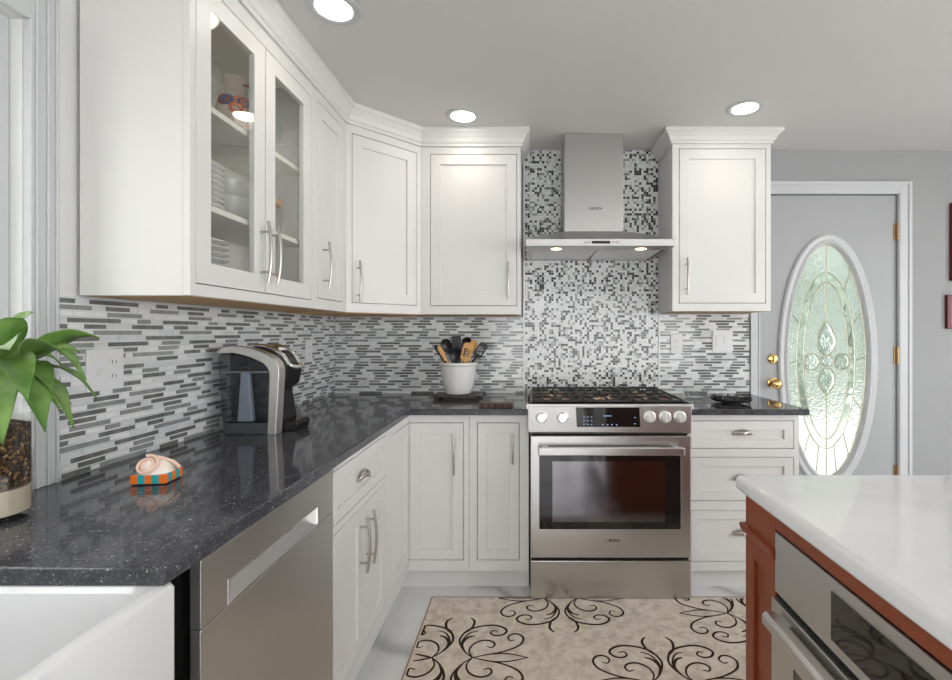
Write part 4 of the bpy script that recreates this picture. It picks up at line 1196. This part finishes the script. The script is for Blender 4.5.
# right counter: glass dish and black lacy plate
e=empty('glass_bowl',((695-530)*2.70/472,2.70,.914),0,'small cut glass dish on the worktop right of the range','bowl')
b=MB(); vs=[];fs=[]; nu=36; prof=[(.05,0),(.058,.004),(.064,.03),(.072,.058),(.076,.066),(.072,.064),(.06,.032),(.052,.009),(.001,.008)]
for j,(r_,z) in enumerate(prof):
    for i in range(nu):
        a=2*PI*i/nu; q=1+(.05*(1 if i%2 else -1) if 1<=j<=4 else 0); vs.append((r_*q*math.cos(a),r_*q*math.sin(a),z))
for j in range(len(prof)-1):
    for i in range(nu): fs.append((j*nu+i,j*nu+(i+1)%nu,(j+1)*nu+(i+1)%nu,(j+1)*nu+i))
fs.append(tuple(range(nu-1,-1,-1)))
b.add(vs,fs).build('bowl',M_gglass,e,smooth=False)
e=empty('wire_tray',((731-530)*2.52/472,2.52,.914),0,'round black openwork plate on the worktop nearest the entry door','tray')
b=MB(); b.lathe([(.05,0),(.05,.004),(.09,.012),(.098,.024),(.096,.026),(.088,.015),(.048,.007)],40,cap=False)
b.build('plate',M_blackm,e,smooth=True)
b=MB()
for i in range(14):
    a=2*PI*i/14; b.tube([(.088*math.cos(a)+.014*math.cos(t_)*math.cos(a),.088*math.sin(a)+.014*math.cos(t_)*math.sin(a),.026+.012*math.sin(t_)) for t_ in [2*PI*k/10 for k in range(10)]],.0028,5,closed=True)
b.build('loop_rim',M_blackm,e,smooth=True)
e=empty('glass_ashtray',((731-530)*2.52/472,2.52,.9215),0,'small clear glass dish sitting on the black openwork plate','bowl')
MB().lathe([(.001,0),(.035,0),(.05,.03),(.052,.034),(.047,.033),(.033,.005),(.001,.004)],24,cap=False).build('bowl',M_wing,e,smooth=True)

# ================================================================== DISHES BEHIND THE GLASS
GX=-1.06
def plate_proto(r,label,group,x,y,z):
    b=MB(); b.lathe([(.001,0),(r*.6,0),(r*.66,.003),(r*.98,.013),(r,.016),(r*.97,.0165),(r*.64,.006),(.001,.0045)],32,cap=False)
    o=b.build('plate',M_plate,loc=(x,y,z),smooth=True); return tag(o,label,'plate',group)
p0=plate_proto(.092,'white plate in the taller stack on the middle shelf behind the left glass door','plates stacked on the middle shelf',GX+.02,1.44,1.6655)
for i in range(1,8): c=p0.copy(); COL.objects.link(c); c.location.z=1.6655+i*.0175
p1=plate_proto(.10,'white plate in the stack on the cabinet floor behind the left glass door','plates stacked on the cabinet floor',GX+.02,1.45,ZB+.0185)
for i in range(1,9): c=p1.copy(); COL.objects.link(c); c.location.z=ZB+.0185+i*.0185
def lathe_thing(name,prof,m,loc,label,cat,seg=28,group=None):
    o=MB().lathe(prof,seg,cap=False).build(name,m,loc=loc,smooth=True); return tag(o,label,cat,group)
bp=[(.001,0),(.045,0),(.05,.006),(.082,.05),(.088,.085),(.085,.085),(.078,.05),(.045,.01),(.001,.009)]
lathe_thing('bowl',bp,M_plate,(GX+.02,1.655,1.6655),'white bowl on the middle shelf beside the plate stack, lower of two','bowl',group='white bowls')
lathe_thing('bowl',bp,M_plate,(GX+.02,1.655,1.7205),'white bowl on the middle shelf nested on top of another bowl','bowl',group='white bowls')
def stem(name,loc,label,s=1.0,group='stemmed glasses'):
    o=MB().lathe([(.001,0),(.034*s,0),(.034*s,.002),(.005,.006),(.0035,.08*s),(.012*s,.09*s),(.034*s,.12*s),(.037*s,.15*s),(.030*s,.19*s)],24,cap=False).build(name,M_wing,loc=loc,smooth=True)
    return tag(o,label,'glass',group)
stem('wine_glass',(GX+.02,1.44,1.9575),'stemmed glass on the top shelf furthest left behind the glass door',1.1)
stem('wine_glass',(GX+.02,1.53,1.9575),'stemmed glass on the top shelf beside the painted jug',1.1)
# painted jug
jg=empty('painted_jug',(GX+.02,1.665,1.9575),0,'painted jug in cream, blue, orange and maroon on the top shelf of the glass cabinet','jug')
b=MB(); rows=[(r_*.74,z*.86) for r_,z in [(.001,0),(.04,0),(.045,.01),(.062,.04),(.075,.08),(.08,.12),(.076,.15),(.062,.18),(.045,.2),(.04,.23),(.048,.265),(.044,.265),(.036,.23),(.001,.2)]]
b.lathe(rows,32,cap=False); b.build('body',M_cream,jg,smooth=True)
b=MB(); rnd=random.Random(9)
for i in range(46):
    a=rnd.uniform(0,2*PI); k=rnd.choice([3,4,5,6]); r_,z=rows[k]; r_+=.0015
    pts=[((r_)*math.cos(a+.28*math.cos(t_)),(r_)*math.sin(a+.28*math.cos(t_)),z+.013*math.sin(t_)) for t_ in [2*PI*q/12 for q in range(12)]]
    b.tube(pts,.006,6,closed=True,mi=rnd.choice([0,1,2]))
b.build('painted_pattern',[M_orange,M_blueg,M_maroon],jg,smooth=True)
MB().tube([(.03,-.0,.205),(.066,0,.197),(.078,0,.146),(.052,0,.086)],.0055,8).build('handle',M_maroon,jg,smooth=True)
lathe_thing('amber_glass',[(.001,0),(.025,0),(.032,.05),(.034,.22),(.032,.22),(.028,.05),(.001,.01)],M_orange,(GX-.06,1.36,1.9575),'narrow orange vase at the far left of the top shelf','vase')
# behind right glass door
stem('wine_glass',(GX,1.80,1.9575),'stemmed glass on the top shelf behind the right glass door, nearer one',1.0)
stem('wine_glass',(GX+.02,1.90,1.9575),'stemmed glass on the top shelf behind the right glass door, farther one',1.0)
lathe_thing('glass_jar',[(.001,0),(.05,0),(.055,.01),(.055,.12),(.045,.14)],M_wing,(GX,1.905,1.6655),'clear glass jar on the middle shelf behind the right glass door','jar')
tag(MB().lathe([(.05,0),(.05,.02),(.001,.022)],24).build('jar_lid',M_woodsp,loc=(GX,1.905,1.8060)),'round tan lid lying on the glass jar behind the right glass door','lid')
lathe_thing('tumbler',[(.001,0),(.03,0),(.036,.1)],M_wing,(GX+.095,1.82,1.6655),'short clear tumbler on the middle shelf behind the right glass door','glass')
lathe_thing('serving_bowl',[(.001,0),(.04,0),(.09,.07),(.087,.07),(.038,.006),(.001,.005)],M_plate,(GX,1.86,ZB+.0185),'white serving bowl on the cabinet floor behind the right glass door','bowl')
lathe_thing('mug',[(.001,0),(.036,0),(.04,.005),(.04,.09),(.037,.09),(.036,.008),(.001,.006)],M_plate,(GX+.03,1.66,ZB+.0185),'white mug on the cabinet floor between plates and serving bowl','mug')
